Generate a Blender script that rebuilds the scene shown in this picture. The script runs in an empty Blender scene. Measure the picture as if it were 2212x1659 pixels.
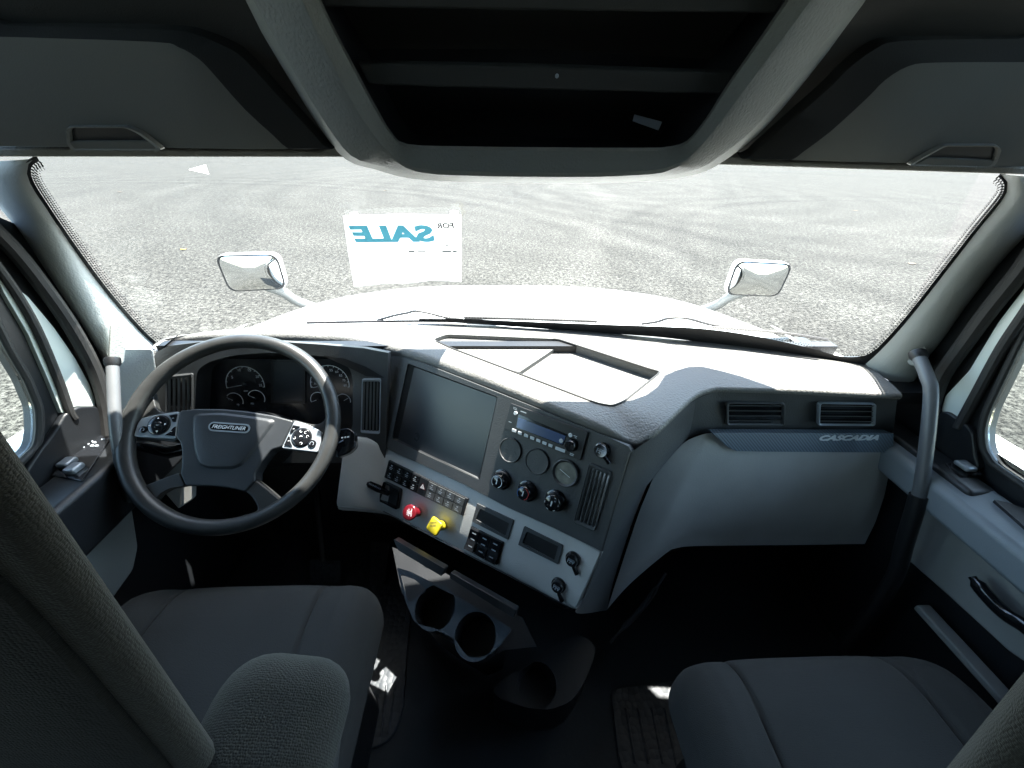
import bpy, bmesh, math, random
import numpy as np
from mathutils import Vector
random.seed(7)
rng = np.random.RandomState(5)
S = bpy.context.scene
COL = S.collection
R = math.radians
PI = math.pi
A = lambda *v: np.array(v, dtype=float)
def unit(v):
    v = np.asarray(v, dtype=float)
    return v / np.linalg.norm(v)

# ---------------------------------------------------------------- camera
# metres; x right, y forward, z up; origin at eye height between the two seats, ground 2.6 m below
CAM = A(-.06, 0, 0)
TH, YAW, ROLL, FPX, WPX, HPX = R(33), R(2.5), R(1.2), 805.0, 2212.0, 1659.0
def _axes():
    fw = A(0, math.cos(TH), -math.sin(TH)); up = A(0, math.sin(TH), math.cos(TH)); rt = A(1, 0, 0)
    c, s = math.cos(-YAW), math.sin(-YAW)
    Rz = np.array([[c, -s, 0], [s, c, 0], [0, 0, 1]])
    fw, up, rt = Rz @ fw, Rz @ up, Rz @ rt
    return fw, -math.sin(ROLL) * rt + math.cos(ROLL) * up, math.cos(ROLL) * rt + math.sin(ROLL) * up
FW, UP, RT = _axes()
cam = bpy.data.cameras.new('camera'); cam_o = bpy.data.objects.new('camera', cam); COL.objects.link(cam_o)
cam.sensor_width = 36.0; cam.lens = 36.0 * FPX / WPX; cam.clip_start = .01; cam.clip_end = 2000
from mathutils import Matrix
cam_o.matrix_world = Matrix([[RT[0], UP[0], -FW[0], CAM[0]], [RT[1], UP[1], -FW[1], CAM[1]], [RT[2], UP[2], -FW[2], CAM[2]], [0, 0, 0, 1]])
S.camera = cam_o

# ---------------------------------------------------------------- light
SUN_EL, SUN_AZ = R(66), R(37)          # azimuth measured from straight ahead towards the right
wd = bpy.data.worlds.new('World'); S.world = wd; wd.use_nodes = True
wn = wd.node_tree.nodes; bgn = wn['Background']
sky = wn.new('ShaderNodeTexSky'); sky.sky_type = 'NISHITA'; sky.sun_disc = False
sky.sun_elevation = SUN_EL; sky.sun_rotation = SUN_AZ
tn = wn.new('ShaderNodeVectorMath'); tn.operation = 'MULTIPLY'; tn.inputs[1].default_value = (1.0, 1.0, .90)
wd.node_tree.links.new(sky.outputs[0], tn.inputs[0]); wd.node_tree.links.new(tn.outputs[0], bgn.inputs[0]); bgn.inputs[1].default_value = .15
sl = bpy.data.lights.new('sun', 'SUN'); sl.energy = 4.6; sl.angle = R(.5); sl.color = (1, .95, .88)
so = bpy.data.objects.new('sun', sl); COL.objects.link(so)
SDIR = A(math.sin(SUN_AZ) * math.cos(SUN_EL), math.cos(SUN_AZ) * math.cos(SUN_EL), math.sin(SUN_EL))
so.rotation_euler = Vector(SDIR).to_track_quat('Z', 'Y').to_euler()
S.view_settings.view_transform = 'Standard'; S.view_settings.look = 'None'
S.view_settings.exposure = 2.95; S.view_settings.gamma = 1; S.view_settings.use_curve_mapping = False
S.render.engine = 'CYCLES'
S.cycles.use_denoising = True
S.cycles.max_bounces = 10; S.cycles.diffuse_bounces = 5; S.cycles.glossy_bounces = 4; S.cycles.transparent_max_bounces = 12
S.cycles.sample_clamp_indirect = 6
S.cycles.caustics_reflective = False; S.cycles.caustics_refractive = False

# ---------------------------------------------------------------- surveying helpers
def ray(px, py):
    return FW + RT * ((px - WPX / 2) / FPX) + UP * ((HPX / 2 - py) / FPX)
def zp(px, py, z):
    r = ray(px, py); return CAM + r * ((z - CAM[2]) / r[2])
def yp(px, py, y):
    r = ray(px, py); return CAM + r * ((y - CAM[1]) / r[1])
def xp(px, py, x):
    r = ray(px, py); return CAM + r * ((x - CAM[0]) / r[0])
class Frame:
    """a real plane in the cab: origin o, normal n towards the driver, u to the right, w up"""
    def __init__(s, n, o):
        s.n = unit(n); s.o = np.asarray(o, float)
        z = A(0, 0, 1) if abs(s.n[2]) < .95 else A(0, 1, 0)
        s.w = unit(z - z @ s.n * s.n); s.u = np.cross(s.w, s.n)
    def hit(s, px, py, off=0):
        r = ray(px, py); t = ((s.o + s.n * off - CAM) @ s.n) / (r @ s.n); return CAM + r * t
    def uv(s, px, py, off=0):
        d = s.hit(px, py, off) - s.o; return A(d @ s.u, d @ s.w)
    def P(s, uv, off=0):
        return s.o + s.u * uv[0] + s.w * uv[1] + s.n * off
    def uvs(s, pts, off=0):
        return [s.uv(x, y, off) for x, y in pts]

# ---------------------------------------------------------------- mesh helpers
def catmull(pts, k=6, closed=False):
    P = [np.asarray(p, float) for p in pts]; n = len(P); out = []
    segs = n if closed else n - 1
    for i in range(segs):
        if closed: a, b, c, d = P[(i - 1) % n], P[i], P[(i + 1) % n], P[(i + 2) % n]
        else: a, b, c, d = P[max(i - 1, 0)], P[i], P[i + 1], P[min(i + 2, n - 1)]
        for j in range(k):
            t = j / k
            out.append(.5 * ((2 * b) + (c - a) * t + (2 * a - 5 * b + 4 * c - d) * t * t + (3 * b - a - 3 * c + d) * t ** 3))
    if not closed: out.append(P[-1])
    return out
def resample(pts, n):
    P = [np.asarray(p, float) for p in pts]
    d = [0]
    for i in range(1, len(P)): d.append(d[-1] + np.linalg.norm(P[i] - P[i - 1]))
    L = d[-1]; out = []; k = 0
    for i in range(n):
        s = L * i / (n - 1)
        while k < len(P) - 2 and d[k + 1] < s: k += 1
        t = (s - d[k]) / max(d[k + 1] - d[k], 1e-9); out.append(P[k] * (1 - t) + P[k + 1] * t)
    return out
def rounded(pts, r, seg=4):
    P = [np.asarray(p, float) for p in pts]; n = len(P); out = []
    for i in range(n):
        a, b, c = P[i - 1], P[i], P[(i + 1) % n]
        d1, d2 = a - b, c - b; l1, l2 = np.linalg.norm(d1), np.linalg.norm(d2)
        rr = min(r, .45 * l1, .45 * l2); p, q = b + d1 / l1 * rr, b + d2 / l2 * rr
        for j in range(seg + 1):
            t = j / seg; out.append((1 - t) ** 2 * p + 2 * t * (1 - t) * b + t * t * q)
    return out
def circ(c, r, n=24, r2=None, ph=0):
    r2 = r2 or r
    return [A(c[0] + r * math.cos(2 * PI * i / n + ph), c[1] + r2 * math.sin(2 * PI * i / n + ph)) for i in range(n)]
_txt = {}
def text_mesh(s, shear=0.0, bold=0.0):
    k = (s, shear, bold)
    if k not in _txt:
        cu = bpy.data.curves.new('t', 'FONT'); cu.body = s; cu.shear = shear; cu.offset = bold; cu.resolution_u = 3
        ob = bpy.data.objects.new('t', cu); COL.objects.link(ob)
        me = bpy.data.meshes.new_from_object(ob)
        V = np.array([v.co[:] for v in me.vertices]); F = [tuple(p.vertices) for p in me.polygons]
        bpy.data.objects.remove(ob); bpy.data.meshes.remove(me); bpy.data.curves.remove(cu)
        V[:, :2] -= V[:, :2].min(0); _txt[k] = (V, F)
    return _txt[k]

class MB:
    def __init__(s): s.v = []; s.f = []; s.m = []; s.mi = 0
    def add(s, vs, fs):
        b = len(s.v); s.v += [np.asarray(p, float) for p in vs]
        s.f += [tuple(b + i for i in f) for f in fs]; s.m += [s.mi] * len(fs); return s
    def mat(s, i): s.mi = i; return s
    def grid(s, rows, close=False):
        n = len(rows[0]); vs = [p for r in rows for p in r]; fs = []
        for i in range(len(rows) - 1):
            for j in range(n if close else n - 1):
                k = (j + 1) % n
                fs.append((i * n + j, i * n + k, (i + 1) * n + k, (i + 1) * n + j))
        return s.add(vs, fs)
    def fill(s, loops, fn):
        """triangulated flat area with holes; loops are 2-D, fn maps 2-D to 3-D"""
        bm = bmesh.new(); es = []
        for lp in loops:
            vv = [bm.verts.new((p[0], p[1], 0)) for p in lp]
            es += [bm.edges.new((vv[i], vv[(i + 1) % len(vv)])) for i in range(len(vv))]
        bmesh.ops.triangle_fill(bm, use_beauty=True, use_dissolve=False, edges=es)
        bm.verts.index_update()
        s.add([fn((v.co.x, v.co.y)) for v in bm.verts], [tuple(v.index for v in f.verts) for f in bm.faces])
        bm.free(); return s
    def plate(s, fr, uv, o0, o1, holes=(), back=True, shrink=None):
        n = len(uv)
        if not holes:
            vs = [fr.P(p, o0) for p in uv] + [fr.P(p, o1) for p in (shrink or uv)]
            fs = [tuple(range(n, 2 * n))] + ([tuple(range(n - 1, -1, -1))] if back else [])
            fs += [(i, (i + 1) % n, n + (i + 1) % n, n + i) for i in range(n)]
            return s.add(vs, fs)
        s.fill([uv] + list(holes), lambda p: fr.P(p, o1))
        if back: s.fill([uv] + list(holes), lambda p: fr.P(p, o0))
        for lp in [uv] + list(holes):
            m = len(lp); s.add([fr.P(p, o0) for p in lp] + [fr.P(p, o1) for p in lp], [(i, (i + 1) % m, m + (i + 1) % m, m + i) for i in range(m)])
        return s
    def box(s, x0, x1, y0, y1, z0, z1):
        return s.add([(x, y, z) for z in (z0, z1) for y in (y0, y1) for x in (x0, x1)],
                     [(0, 2, 3, 1), (4, 5, 7, 6), (0, 1, 5, 4), (2, 6, 7, 3), (0, 4, 6, 2), (1, 3, 7, 5)])
    def tube(s, path, r, n=12, caps=True, flat=1.0, up=None):
        P = [np.asarray(p, float) for p in path]; rr = r if hasattr(r, '__len__') else [r] * len(P); rows = []
        u = None
        for i, p in enumerate(P):
            t = unit(P[min(i + 1, len(P) - 1)] - P[max(i - 1, 0)])
            if u is None:
                u = np.asarray(up, float) if up is not None else (A(0, 0, 1) if abs(t[2]) < .9 else A(1, 0, 0))
            u = unit(u - u @ t * t); v = np.cross(t, u)
            rows.append([p + (u * math.cos(2 * PI * k / n) * flat + v * math.sin(2 * PI * k / n)) * rr[i] for k in range(n)])
        s.grid(rows, True)
        if caps:
            b = len(s.v); s.v += rows[0] + rows[-1]
            s.f += [tuple(range(b + n - 1, b - 1, -1)), tuple(range(b + n, b + 2 * n))]; s.m += [s.mi] * 2
        return s
    def lathe(s, c, n_, prof, seg=24, ax=None):
        """prof: (radius, height along n_)"""
        n_ = unit(n_); u = unit(np.cross(n_, A(0, 0, 1) if abs(n_[2]) < .9 else A(1, 0, 0))); v = np.cross(n_, u)
        c = np.asarray(c, float)
        s.grid([[c + n_ * h + (u * math.cos(2 * PI * k / seg) + v * math.sin(2 * PI * k / seg)) * max(r, 1e-5) for k in range(seg)] for r, h in prof], True)
        return s
    def rbox(s, lo, hi, r, n=(8, 8, 8), fn=None):
        lo, hi = np.asarray(lo, float), np.asarray(hi, float); r = min(r, (hi - lo).min() * .499)
        def m(q):
            inner = np.clip(q, lo + r, hi - r); d = q - inner; L = np.linalg.norm(d)
            p = inner + d / L * r if L > 1e-9 else q
            return fn(p) if fn else p
        def spaced(a, b, k):
            e = [a, a + (r * .15), a + r * .4, a + r * .75]; mid = list(np.linspace(a + r, b - r, k)); e2 = [b - r * .75, b - r * .4, b - r * .15, b]
            return e + mid + e2
        X, Y, Z = spaced(lo[0], hi[0], n[0]), spaced(lo[1], hi[1], n[1]), spaced(lo[2], hi[2], n[2])
        for z in (lo[2], hi[2]): s.grid([[m(A(x, y, z)) for x in X] for y in Y])
        for y in (lo[1], hi[1]): s.grid([[m(A(x, y, z)) for x in X] for z in Z])
        for x in (lo[0], hi[0]): s.grid([[m(A(x, y, z)) for y in Y] for z in Z])
        return s
    def text(s, fr, string, p0, p1, off=.0006, h=None, shear=0.0, bold=0.0, mirror=False):
        """string from pixel-surveyed point p0 to p1 on the plane, h = cap height in metres (None: natural)"""
        V, F = text_mesh(string, shear, bold)
        a, b = fr.uv(*p0, off), fr.uv(*p1, off); ex = (b - a); L = np.linalg.norm(ex); ex = ex / L
        ey = A(-ex[1], ex[0])
        if ey[1] < 0: ey = -ey
        w, hh = V[:, 0].max(), V[:, 1].max(); sx = L / w; sy = (h / hh) if h else sx
        s.add([fr.P(a + ex * p[0] * sx + ey * p[1] * sy, off) for p in V], F); return s
    def build(s, name, mats, parent=None, bevel=0, bseg=2, smooth=35, weld=True):
        me = bpy.data.meshes.new(name); base = A(0, 0, 0); p = parent
        while p is not None: base = base + A(*p.location); p = p.parent
        me.from_pydata([tuple(v - base) for v in s.v], [], s.f)
        mats = mats if isinstance(mats, (list, tuple)) else [mats]
        for m_ in mats: me.materials.append(m_)
        me.polygons.foreach_set('material_index', s.m)
        bm = bmesh.new(); bm.from_mesh(me)
        if weld: bmesh.ops.remove_doubles(bm, verts=bm.verts, dist=1e-5)
        bmesh.ops.recalc_face_normals(bm, faces=bm.faces)
        bm.to_mesh(me); bm.free()
        if smooth:
            me.polygons.foreach_set('use_smooth', [True] * len(me.polygons)); me.set_sharp_from_angle(angle=R(smooth))
        ob = bpy.data.objects.new(name, me); COL.objects.link(ob)
        if parent is not None: ob.parent = parent
        if bevel:
            b = ob.modifiers.new('b', 'BEVEL'); b.width = bevel; b.segments = bseg; b.limit_method = 'ANGLE'; b.angle_limit = R(40); b.harden_normals = True
        return ob
def thing(name, label, cat, loc=(0, 0, 0), group=None):
    o = bpy.data.objects.new(name, None); COL.objects.link(o); o.location = loc; o.empty_display_size = .05
    return tag(o, label, cat, group)
def tag(o, label, cat, group=None):
    o['label'] = label; o['category'] = cat
    if group: o['group'] = group
    return o
def struct(o, kind='structure'):
    o['kind'] = kind; return o

# ---------------------------------------------------------------- materials
def mat(name, col, rough=.5, grain=0, gscale=300, vary=0, vscale=8, metal=0, spec=.5, bumpd=.001, coat=0, weave=False, sheen=0):
    m = bpy.data.materials.new(name); m.use_nodes = True; nt = m.node_tree; b = nt.nodes['Principled BSDF']; L = nt.links
    c = (*col, 1) if len(col) == 3 else col
    b.inputs['Base Color'].default_value = c; b.inputs['Roughness'].default_value = rough
    b.inputs['Metallic'].default_value = metal; b.inputs['Specular IOR Level'].default_value = spec
    if coat: b.inputs['Coat Weight'].default_value = coat; b.inputs['Coat Roughness'].default_value = .12
    if sheen: b.inputs['Sheen Weight'].default_value = sheen; b.inputs['Sheen Roughness'].default_value = .5
    tc = nt.nodes.new('ShaderNodeTexCoord')
    if vary:
        n = nt.nodes.new('ShaderNodeTexNoise'); n.inputs['Scale'].default_value = vscale; n.inputs['Detail'].default_value = 6
        L.new(tc.outputs['Object'], n.inputs['Vector'])
        r = nt.nodes.new('ShaderNodeMapRange'); r.inputs[1].default_value = .25; r.inputs[2].default_value = .75
        r.inputs[3].default_value = 1 - vary; r.inputs[4].default_value = 1 + vary
        L.new(n.outputs['Fac'], r.inputs[0])
        mx = nt.nodes.new('ShaderNodeVectorMath'); mx.operation = 'SCALE'; mx.inputs[0].default_value = c[:3]
        L.new(r.outputs[0], mx.inputs['Scale']); L.new(mx.outputs[0], b.inputs['Base Color'])
        r2 = nt.nodes.new('ShaderNodeMapRange'); r2.inputs[3].default_value = max(rough - .1, .02); r2.inputs[4].default_value = min(rough + .1, 1)
        L.new(n.outputs['Fac'], r2.inputs[0]); L.new(r2.outputs[0], b.inputs['Roughness'])
    if grain:
        bp = nt.nodes.new('ShaderNodeBump'); bp.inputs['Strength'].default_value = grain; bp.inputs['Distance'].default_value = bumpd
        if weave:
            v = nt.nodes.new('ShaderNodeTexVoronoi'); v.inputs['Scale'].default_value = gscale; v.inputs['Randomness'].default_value = .55
            mp = nt.nodes.new('ShaderNodeMapping'); mp.inputs['Scale'].default_value = (1, 1, 1.8)
            L.new(tc.outputs['Object'], mp.inputs[0]); L.new(mp.outputs[0], v.inputs['Vector']); L.new(v.outputs['Distance'], bp.inputs['Height'])
            bp.invert = True
        else:
            n = nt.nodes.new('ShaderNodeTexNoise'); n.inputs['Scale'].default_value = gscale; n.inputs['Detail'].default_value = 3
            L.new(tc.outputs['Object'], n.inputs['Vector']); L.new(n.outputs['Fac'], bp.inputs['Height'])
        L.new(bp.outputs[0], b.inputs['Normal'])
    return m
M = {}
M['pad'] = mat('pad_plastic', (.14, .138, .131), .5, 1.0, 190, .12, bumpd=.002)
M['fascia'] = mat('fascia_plastic', (.06, .064, .067), .5, .6, 300, .16, bumpd=.0013)
M['light'] = mat('light_grey_plastic', (.56, .555, .53), .5, .45, 300, .10)
M['liner'] = mat('roof_liner', (.05, .051, .047), .8, .4, 500, .1, 3)
M['visor_shade'] = mat('visor_fabric_shaded', (.03, .031, .029), .85, .4, 500, .1, 3)
M['visor'] = mat('visor_fabric', (.19, .19, .165), .85, .35, 600, .08, 3)
M['trim'] = mat('grey_trim', (.28, .285, .26), .55, .9, 260, .08, bumpd=.0016)
M['pillar'] = mat('pillar_trim', (.55, .585, .575), .55, .55, 280, .06, bumpd=.0012)
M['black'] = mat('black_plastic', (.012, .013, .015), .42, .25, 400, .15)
M['gloss'] = mat('gloss_black', (.008, .009, .011), .14, 0, coat=.3)
M['rubber'] = mat('rubber_seal', (.03, .03, .03), .6, .2, 200)
M['leather'] = mat('wheel_leather', (.03, .031, .031), .36, .35, 500, .12, 30)
M['hub'] = mat('hub_plastic', (.022, .025, .029), .42, .4, 480, .12, 20)
M['silver'] = mat('satin_silver', (.34, .38, .42), .32, .06, 500, .05, metal=.3)
M['chrome'] = mat('chrome', (.82, .86, .9), .3)
M['white'] = mat('white_print', (.8, .82, .84), .5)
M['dim'] = mat('dim_print', (.42, .47, .52), .5)
M['screen'] = mat('screen_glass', (.02, .024, .03), .3, .15, 900, .1, 5)
M['clus'] = mat('cluster_face', (.012, .014, .018), .25)
M['fabric'] = mat('seat_fabric', (.022, .023, .022), .95, .6, 520, .25, 9, bumpd=.0009, weave=True, sheen=.05)
M['knit'] = mat('seat_cover_knit', (.016, .0155, .0135), .95, 1.0, 460, .35, 60, bumpd=.0011, weave=True, sheen=.08)
M['mat'] = mat('rubber_mat', (.032, .037, .044), .55, .9, 60, .2, bumpd=.004, weave=True)
M['floor'] = mat('floor_vinyl', (.026, .032, .038), .7, .5, 120, .25)
M['body'] = mat('white_paint', (.78, .79, .78), .3, coat=.6, vary=.03)
M['red'] = mat('red_plastic', (.085, .004, .008), .28, coat=.3)
M['yellow'] = mat('yellow_plastic', (.3, .25, .012), .35)
M['lcd'] = mat('radio_lcd', (.055, .09, .19), .22)
M['btn'] = mat('radio_button', (.55, .6, .64), .5)
M['cyan'] = mat('cyan_ink', (.02, .42, .6), .7)
M['blue'] = mat('blue_print', (.05, .18, .5), .5); M['redp'] = mat('red_print', (.6, .04, .04), .5)
M['orange'] = mat('dry_leaf', (.45, .22, .05), .8, vary=.2); M['brown'] = mat('dark_leaf', (.09, .06, .04), .8)
M['mirror'] = mat('mirror_glass', (.85, .88, .88), .02, metal=1)
M['cloud'] = mat('gauge_glass', (.24, .24, .21), .12, vary=.35, vscale=60)
M['asph_paint'] = mat('paper_white', (.8, .8, .78), .8)
M['bluetrim'] = mat('carbon_trim', (.16, .21, .26), .38, .0)
def stripes(m, scale, axis, strength=.5, dist=.001):
    nt = m.node_tree; b = nt.nodes['Principled BSDF']; tc = nt.nodes.new('ShaderNodeTexCoord')
    mp = nt.nodes.new('ShaderNodeMapping'); mp.inputs['Rotation'].default_value = axis
    w = nt.nodes.new('ShaderNodeTexWave'); w.inputs['Scale'].default_value = scale; w.inputs['Distortion'].default_value = .3
    nt.links.new(tc.outputs['Object'], mp.inputs[0]); nt.links.new(mp.outputs[0], w.inputs[0])
    bp = nt.nodes.new('ShaderNodeBump'); bp.inputs['Strength'].default_value = strength; bp.inputs['Distance'].default_value = dist
    nt.links.new(w.outputs['Fac'], bp.inputs['Height']); nt.links.new(bp.outputs[0], b.inputs['Normal'])
    r = nt.nodes.new('ShaderNodeMapRange'); r.inputs[3].default_value = .75; r.inputs[4].default_value = 1.25
    nt.links.new(w.outputs['Fac'], r.inputs[0]); mx = nt.nodes.new('ShaderNodeVectorMath'); mx.operation = 'SCALE'
    mx.inputs[0].default_value = b.inputs['Base Color'].default_value[:3]; nt.links.new(r.outputs[0], mx.inputs['Scale']); nt.links.new(mx.outputs[0], b.inputs['Base Color'])
stripes(M['bluetrim'], 55, (0, R(45), 0))
def glass_mat(name, tint, gl=.05, dirt=0):
    m = bpy.data.materials.new(name); m.use_nodes = True; nt = m.node_tree; nt.nodes.clear()
    o = nt.nodes.new('ShaderNodeOutputMaterial'); t = nt.nodes.new('ShaderNodeBsdfTransparent'); t.inputs[0].default_value = (*tint, 1)
    g = nt.nodes.new('ShaderNodeBsdfGlossy'); g.inputs['Roughness'].default_value = .01
    f = nt.nodes.new('ShaderNodeFresnel'); f.inputs[0].default_value = 1.33
    mx = nt.nodes.new('ShaderNodeMixShader'); nt.links.new(f.outputs[0], mx.inputs[0]); nt.links.new(t.outputs[0], mx.inputs[1]); nt.links.new(g.outputs[0], mx.inputs[2])
    last = mx
    if dirt:
        d = nt.nodes.new('ShaderNodeBsdfTranslucent'); d.inputs[0].default_value = (.8, .8, .78, 1)
        n = nt.nodes.new('ShaderNodeTexNoise'); n.inputs['Scale'].default_value = 5; n.inputs['Detail'].default_value = 8
        tc = nt.nodes.new('ShaderNodeTexCoord'); nt.links.new(tc.outputs['Object'], n.inputs['Vector'])
        r = nt.nodes.new('ShaderNodeMapRange'); r.inputs[1].default_value = .35; r.inputs[2].default_value = .8; r.inputs[3].default_value = dirt * .4; r.inputs[4].default_value = dirt * 1.6
        nt.links.new(n.outputs['Fac'], r.inputs[0])
        m2 = nt.nodes.new('ShaderNodeMixShader'); nt.links.new(r.outputs[0], m2.inputs[0]); nt.links.new(mx.outputs[0], m2.inputs[1]); nt.links.new(d.outputs[0], m2.inputs[2]); last = m2
    nt.links.new(last.outputs[0], o.inputs[0]); return m
M['arm'] = mat('grey_arm', (.13, .135, .13), .45, .1)
M['glass'] = glass_mat('windshield_glass', (.93, .955, .94), dirt=.009)
M['sglass'] = glass_mat('side_glass', (.93, .96, .94))
def paper_mat():
    m = bpy.data.materials.new('thin_paper'); m.use_nodes = True; nt = m.node_tree; nt.nodes.clear()
    o = nt.nodes.new('ShaderNodeOutputMaterial'); d = nt.nodes.new('ShaderNodeBsdfDiffuse'); d.inputs[0].default_value = (.85, .86, .86, 1)
    t = nt.nodes.new('ShaderNodeBsdfTranslucent'); t.inputs[0].default_value = (.85, .86, .86, 1)
    mx = nt.nodes.new('ShaderNodeMixShader'); mx.inputs[0].default_value = .5
    nt.links.new(d.outputs[0], mx.inputs[1]); nt.links.new(t.outputs[0], mx.inputs[2]); nt.links.new(mx.outputs[0], o.inputs[0]); return m
M['paper'] = paper_mat()
def ink_mat(name, col):
    m = paper_mat(); m.name = name
    for n in m.node_tree.nodes:
        if n.type in ('BSDF_DIFFUSE', 'BSDF_TRANSLUCENT'): n.inputs[0].default_value = (*col, 1)
    return m
M['ink'] = ink_mat('cyan_ink_paper', (.09, .32, .41)); M['ink2'] = ink_mat('grey_ink_paper', (.012, .012, .014)); M['ink3'] = ink_mat('faint_ink_paper', (.03, .033, .036))

def asphalt():
    m = bpy.data.materials.new('asphalt'); m.use_nodes = True; nt = m.node_tree; L = nt.links; b = nt.nodes['Principled BSDF']
    b.inputs['Roughness'].default_value = .92; b.inputs['Specular IOR Level'].default_value = .15
    tc = nt.nodes.new('ShaderNodeTexCoord')
    def noise(sc, det, ro=.6, vec=None, dist=0):
        n = nt.nodes.new('ShaderNodeTexNoise'); n.inputs['Scale'].default_value = sc; n.inputs['Detail'].default_value = det; n.inputs['Roughness'].default_value = ro
        n.inputs['Distortion'].default_value = dist; L.new(vec or tc.outputs['Object'], n.inputs['Vector']); return n.outputs['Fac']
    def rng_(v, a, b_, c, d):
        r = nt.nodes.new('ShaderNodeMapRange'); r.inputs[1].default_value = a; r.inputs[2].default_value = b_; r.inputs[3].default_value = c; r.inputs[4].default_value = d; L.new(v, r.inputs[0]); return r.outputs[0]
    def mul(a, b_):
        x = nt.nodes.new('ShaderNodeMath'); x.operation = 'MULTIPLY'; L.new(a, x.inputs[0]); L.new(b_, x.inputs[1]); return x.outputs[0]
    grain = rng_(noise(15, 5, .95), .425, .575, .0, 2.1)
    fine = rng_(noise(5, 4, .95), .42, .58, .72, 1.28)
    broad = rng_(noise(.35, 5, .65, dist=1.5), .3, .7, .88, 1.12)
    # tyre sweeps: ring-shaped bands, bent by noise
    mp = nt.nodes.new('ShaderNodeMapping'); mp.inputs['Location'].default_value = (-9, -30, 0); L.new(tc.outputs['Object'], mp.inputs[0])
    w = nt.nodes.new('ShaderNodeTexWave'); w.wave_type = 'RINGS'; w.rings_direction = 'Z'; w.inputs['Scale'].default_value = .13; w.inputs['Distortion'].default_value = 7
    w.inputs['Detail'].default_value = 4; w.inputs['Detail Scale'].default_value = .5; L.new(mp.outputs[0], w.inputs[0])
    tr = rng_(w.outputs['Fac'], .0, 1, .93, 1.07)
    v = mul(mul(mul(grain, fine), broad), tr)
    sx_ = nt.nodes.new('ShaderNodeSeparateXYZ'); nz = nt.nodes.new('ShaderNodeTexNoise'); nz.inputs['Scale'].default_value = .4
    L.new(tc.outputs['Object'], nz.inputs['Vector']); add = nt.nodes.new('ShaderNodeVectorMath'); add.operation = 'ADD'; L.new(tc.outputs['Object'], add.inputs[0])
    sc_ = nt.nodes.new('ShaderNodeVectorMath'); sc_.operation = 'SCALE'; L.new(nz.outputs['Color'], sc_.inputs[0]); sc_.inputs['Scale'].default_value = .9; L.new(sc_.outputs[0], add.inputs[1])
    for cx, cy_, rr, ww, dk in ((-18, 6, 22.5, .3, .82), (-18, 6, 24.4, .3, .82), (-18, 6, 26.5, .3, .8), (-18, 6, 23.4, .25, 1.12), (22, 8, 16.5, .3, .82), (22, 8, 18.6, .3, .82), (26, 30, 22.5, .5, .82), (26, 30, 24.7, .5, .8), (30, 22, 27, .4, 1.15), (40, 40, 36, .6, 1.18), (-40, 30, 47, .6, 1.2)):
        ds_ = nt.nodes.new('ShaderNodeVectorMath'); ds_.operation = 'DISTANCE'; L.new(add.outputs[0], ds_.inputs[0]); ds_.inputs[1].default_value = (cx, cy_, -2.6)
        m1 = nt.nodes.new('ShaderNodeMath'); m1.operation = 'SUBTRACT'; L.new(ds_.outputs['Value'], m1.inputs[0]); m1.inputs[1].default_value = rr
        m2_ = nt.nodes.new('ShaderNodeMath'); m2_.operation = 'ABSOLUTE'; L.new(m1.outputs[0], m2_.inputs[0])
        v = mul(v, rng_(m2_.outputs[0], ww * .3, ww * 1.6, dk, 1.0))
    mx = nt.nodes.new('ShaderNodeVectorMath'); mx.operation = 'SCALE'; mx.inputs[0].default_value = (.040, .0392, .0352); L.new(v, mx.inputs['Scale']); L.new(mx.outputs[0], b.inputs['Base Color'])
    bp = nt.nodes.new('ShaderNodeBump'); bp.inputs['Strength'].default_value = .5; bp.inputs['Distance'].default_value = .02; L.new(noise(30, 4), bp.inputs['Height']); L.new(bp.outputs[0], b.inputs['Normal'])
    return m
M['asphalt'] = asphalt()

# ================================================================ SETTING
GZ = -2.6
g = MB().add([(-400, -400, GZ), (400, -400, GZ), (400, 600, GZ), (-400, 600, GZ)], [(0, 1, 2, 3)]).build('ground', M['asphalt'], smooth=0); struct(g)
FZ = -1.32
fl = MB().box(-1.09, 1.09, -1.9, 1.15, FZ - .03, FZ).build('floor', M['floor'], smooth=0); struct(fl)
# roof lining: slopes back from the windscreen header, then level; with the rear wall
cy = [(.80, -.012), (.77, .03), (.64, .15), (.48, .25), (.27, .32), (0, .36), (-1.9, .38)]
cl = MB().grid([[A(x, y - .06 * abs(x) ** 2 * (1 if y > .2 else 0), z) for x in np.linspace(-1.06, 1.06, 9)] for y, z in cy]); 
cl.grid([[A(x, y + .02 - .06 * abs(x) ** 2 * (1 if y > .2 else 0), z + .04) for x in np.linspace(-1.12, 1.12, 9)] for y, z in cy])
cl = cl.build('ceiling', M['liner']); struct(cl)
brow = lambda x, y: (.055 * min(1, max(0, (abs(x) - .36) / .1)) + .12 * max(0, 1 - abs(abs(x) - .59) / .14) ** .5 if y > .7 else 0)  # unseen roof edge pushed forward to keep sun patches off the floor
rk = MB().grid([[A(x, y + .05 + brow(x, y) - .06 * abs(x) ** 2 * (1 if y > .2 else 0), z + .06) for x in np.linspace(-1.13, 1.13, 61)] for y, z in cy]).build('roof_skin', M['body']); tag(rk, 'white outer roof skin above the ceiling, front edge extended to block sun', 'roof')
rw = MB().box(-1.06, 1.06, -1.95, -1.9, FZ - .03, .44).build('wall', M['liner'], smooth=0); struct(rw)

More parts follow.
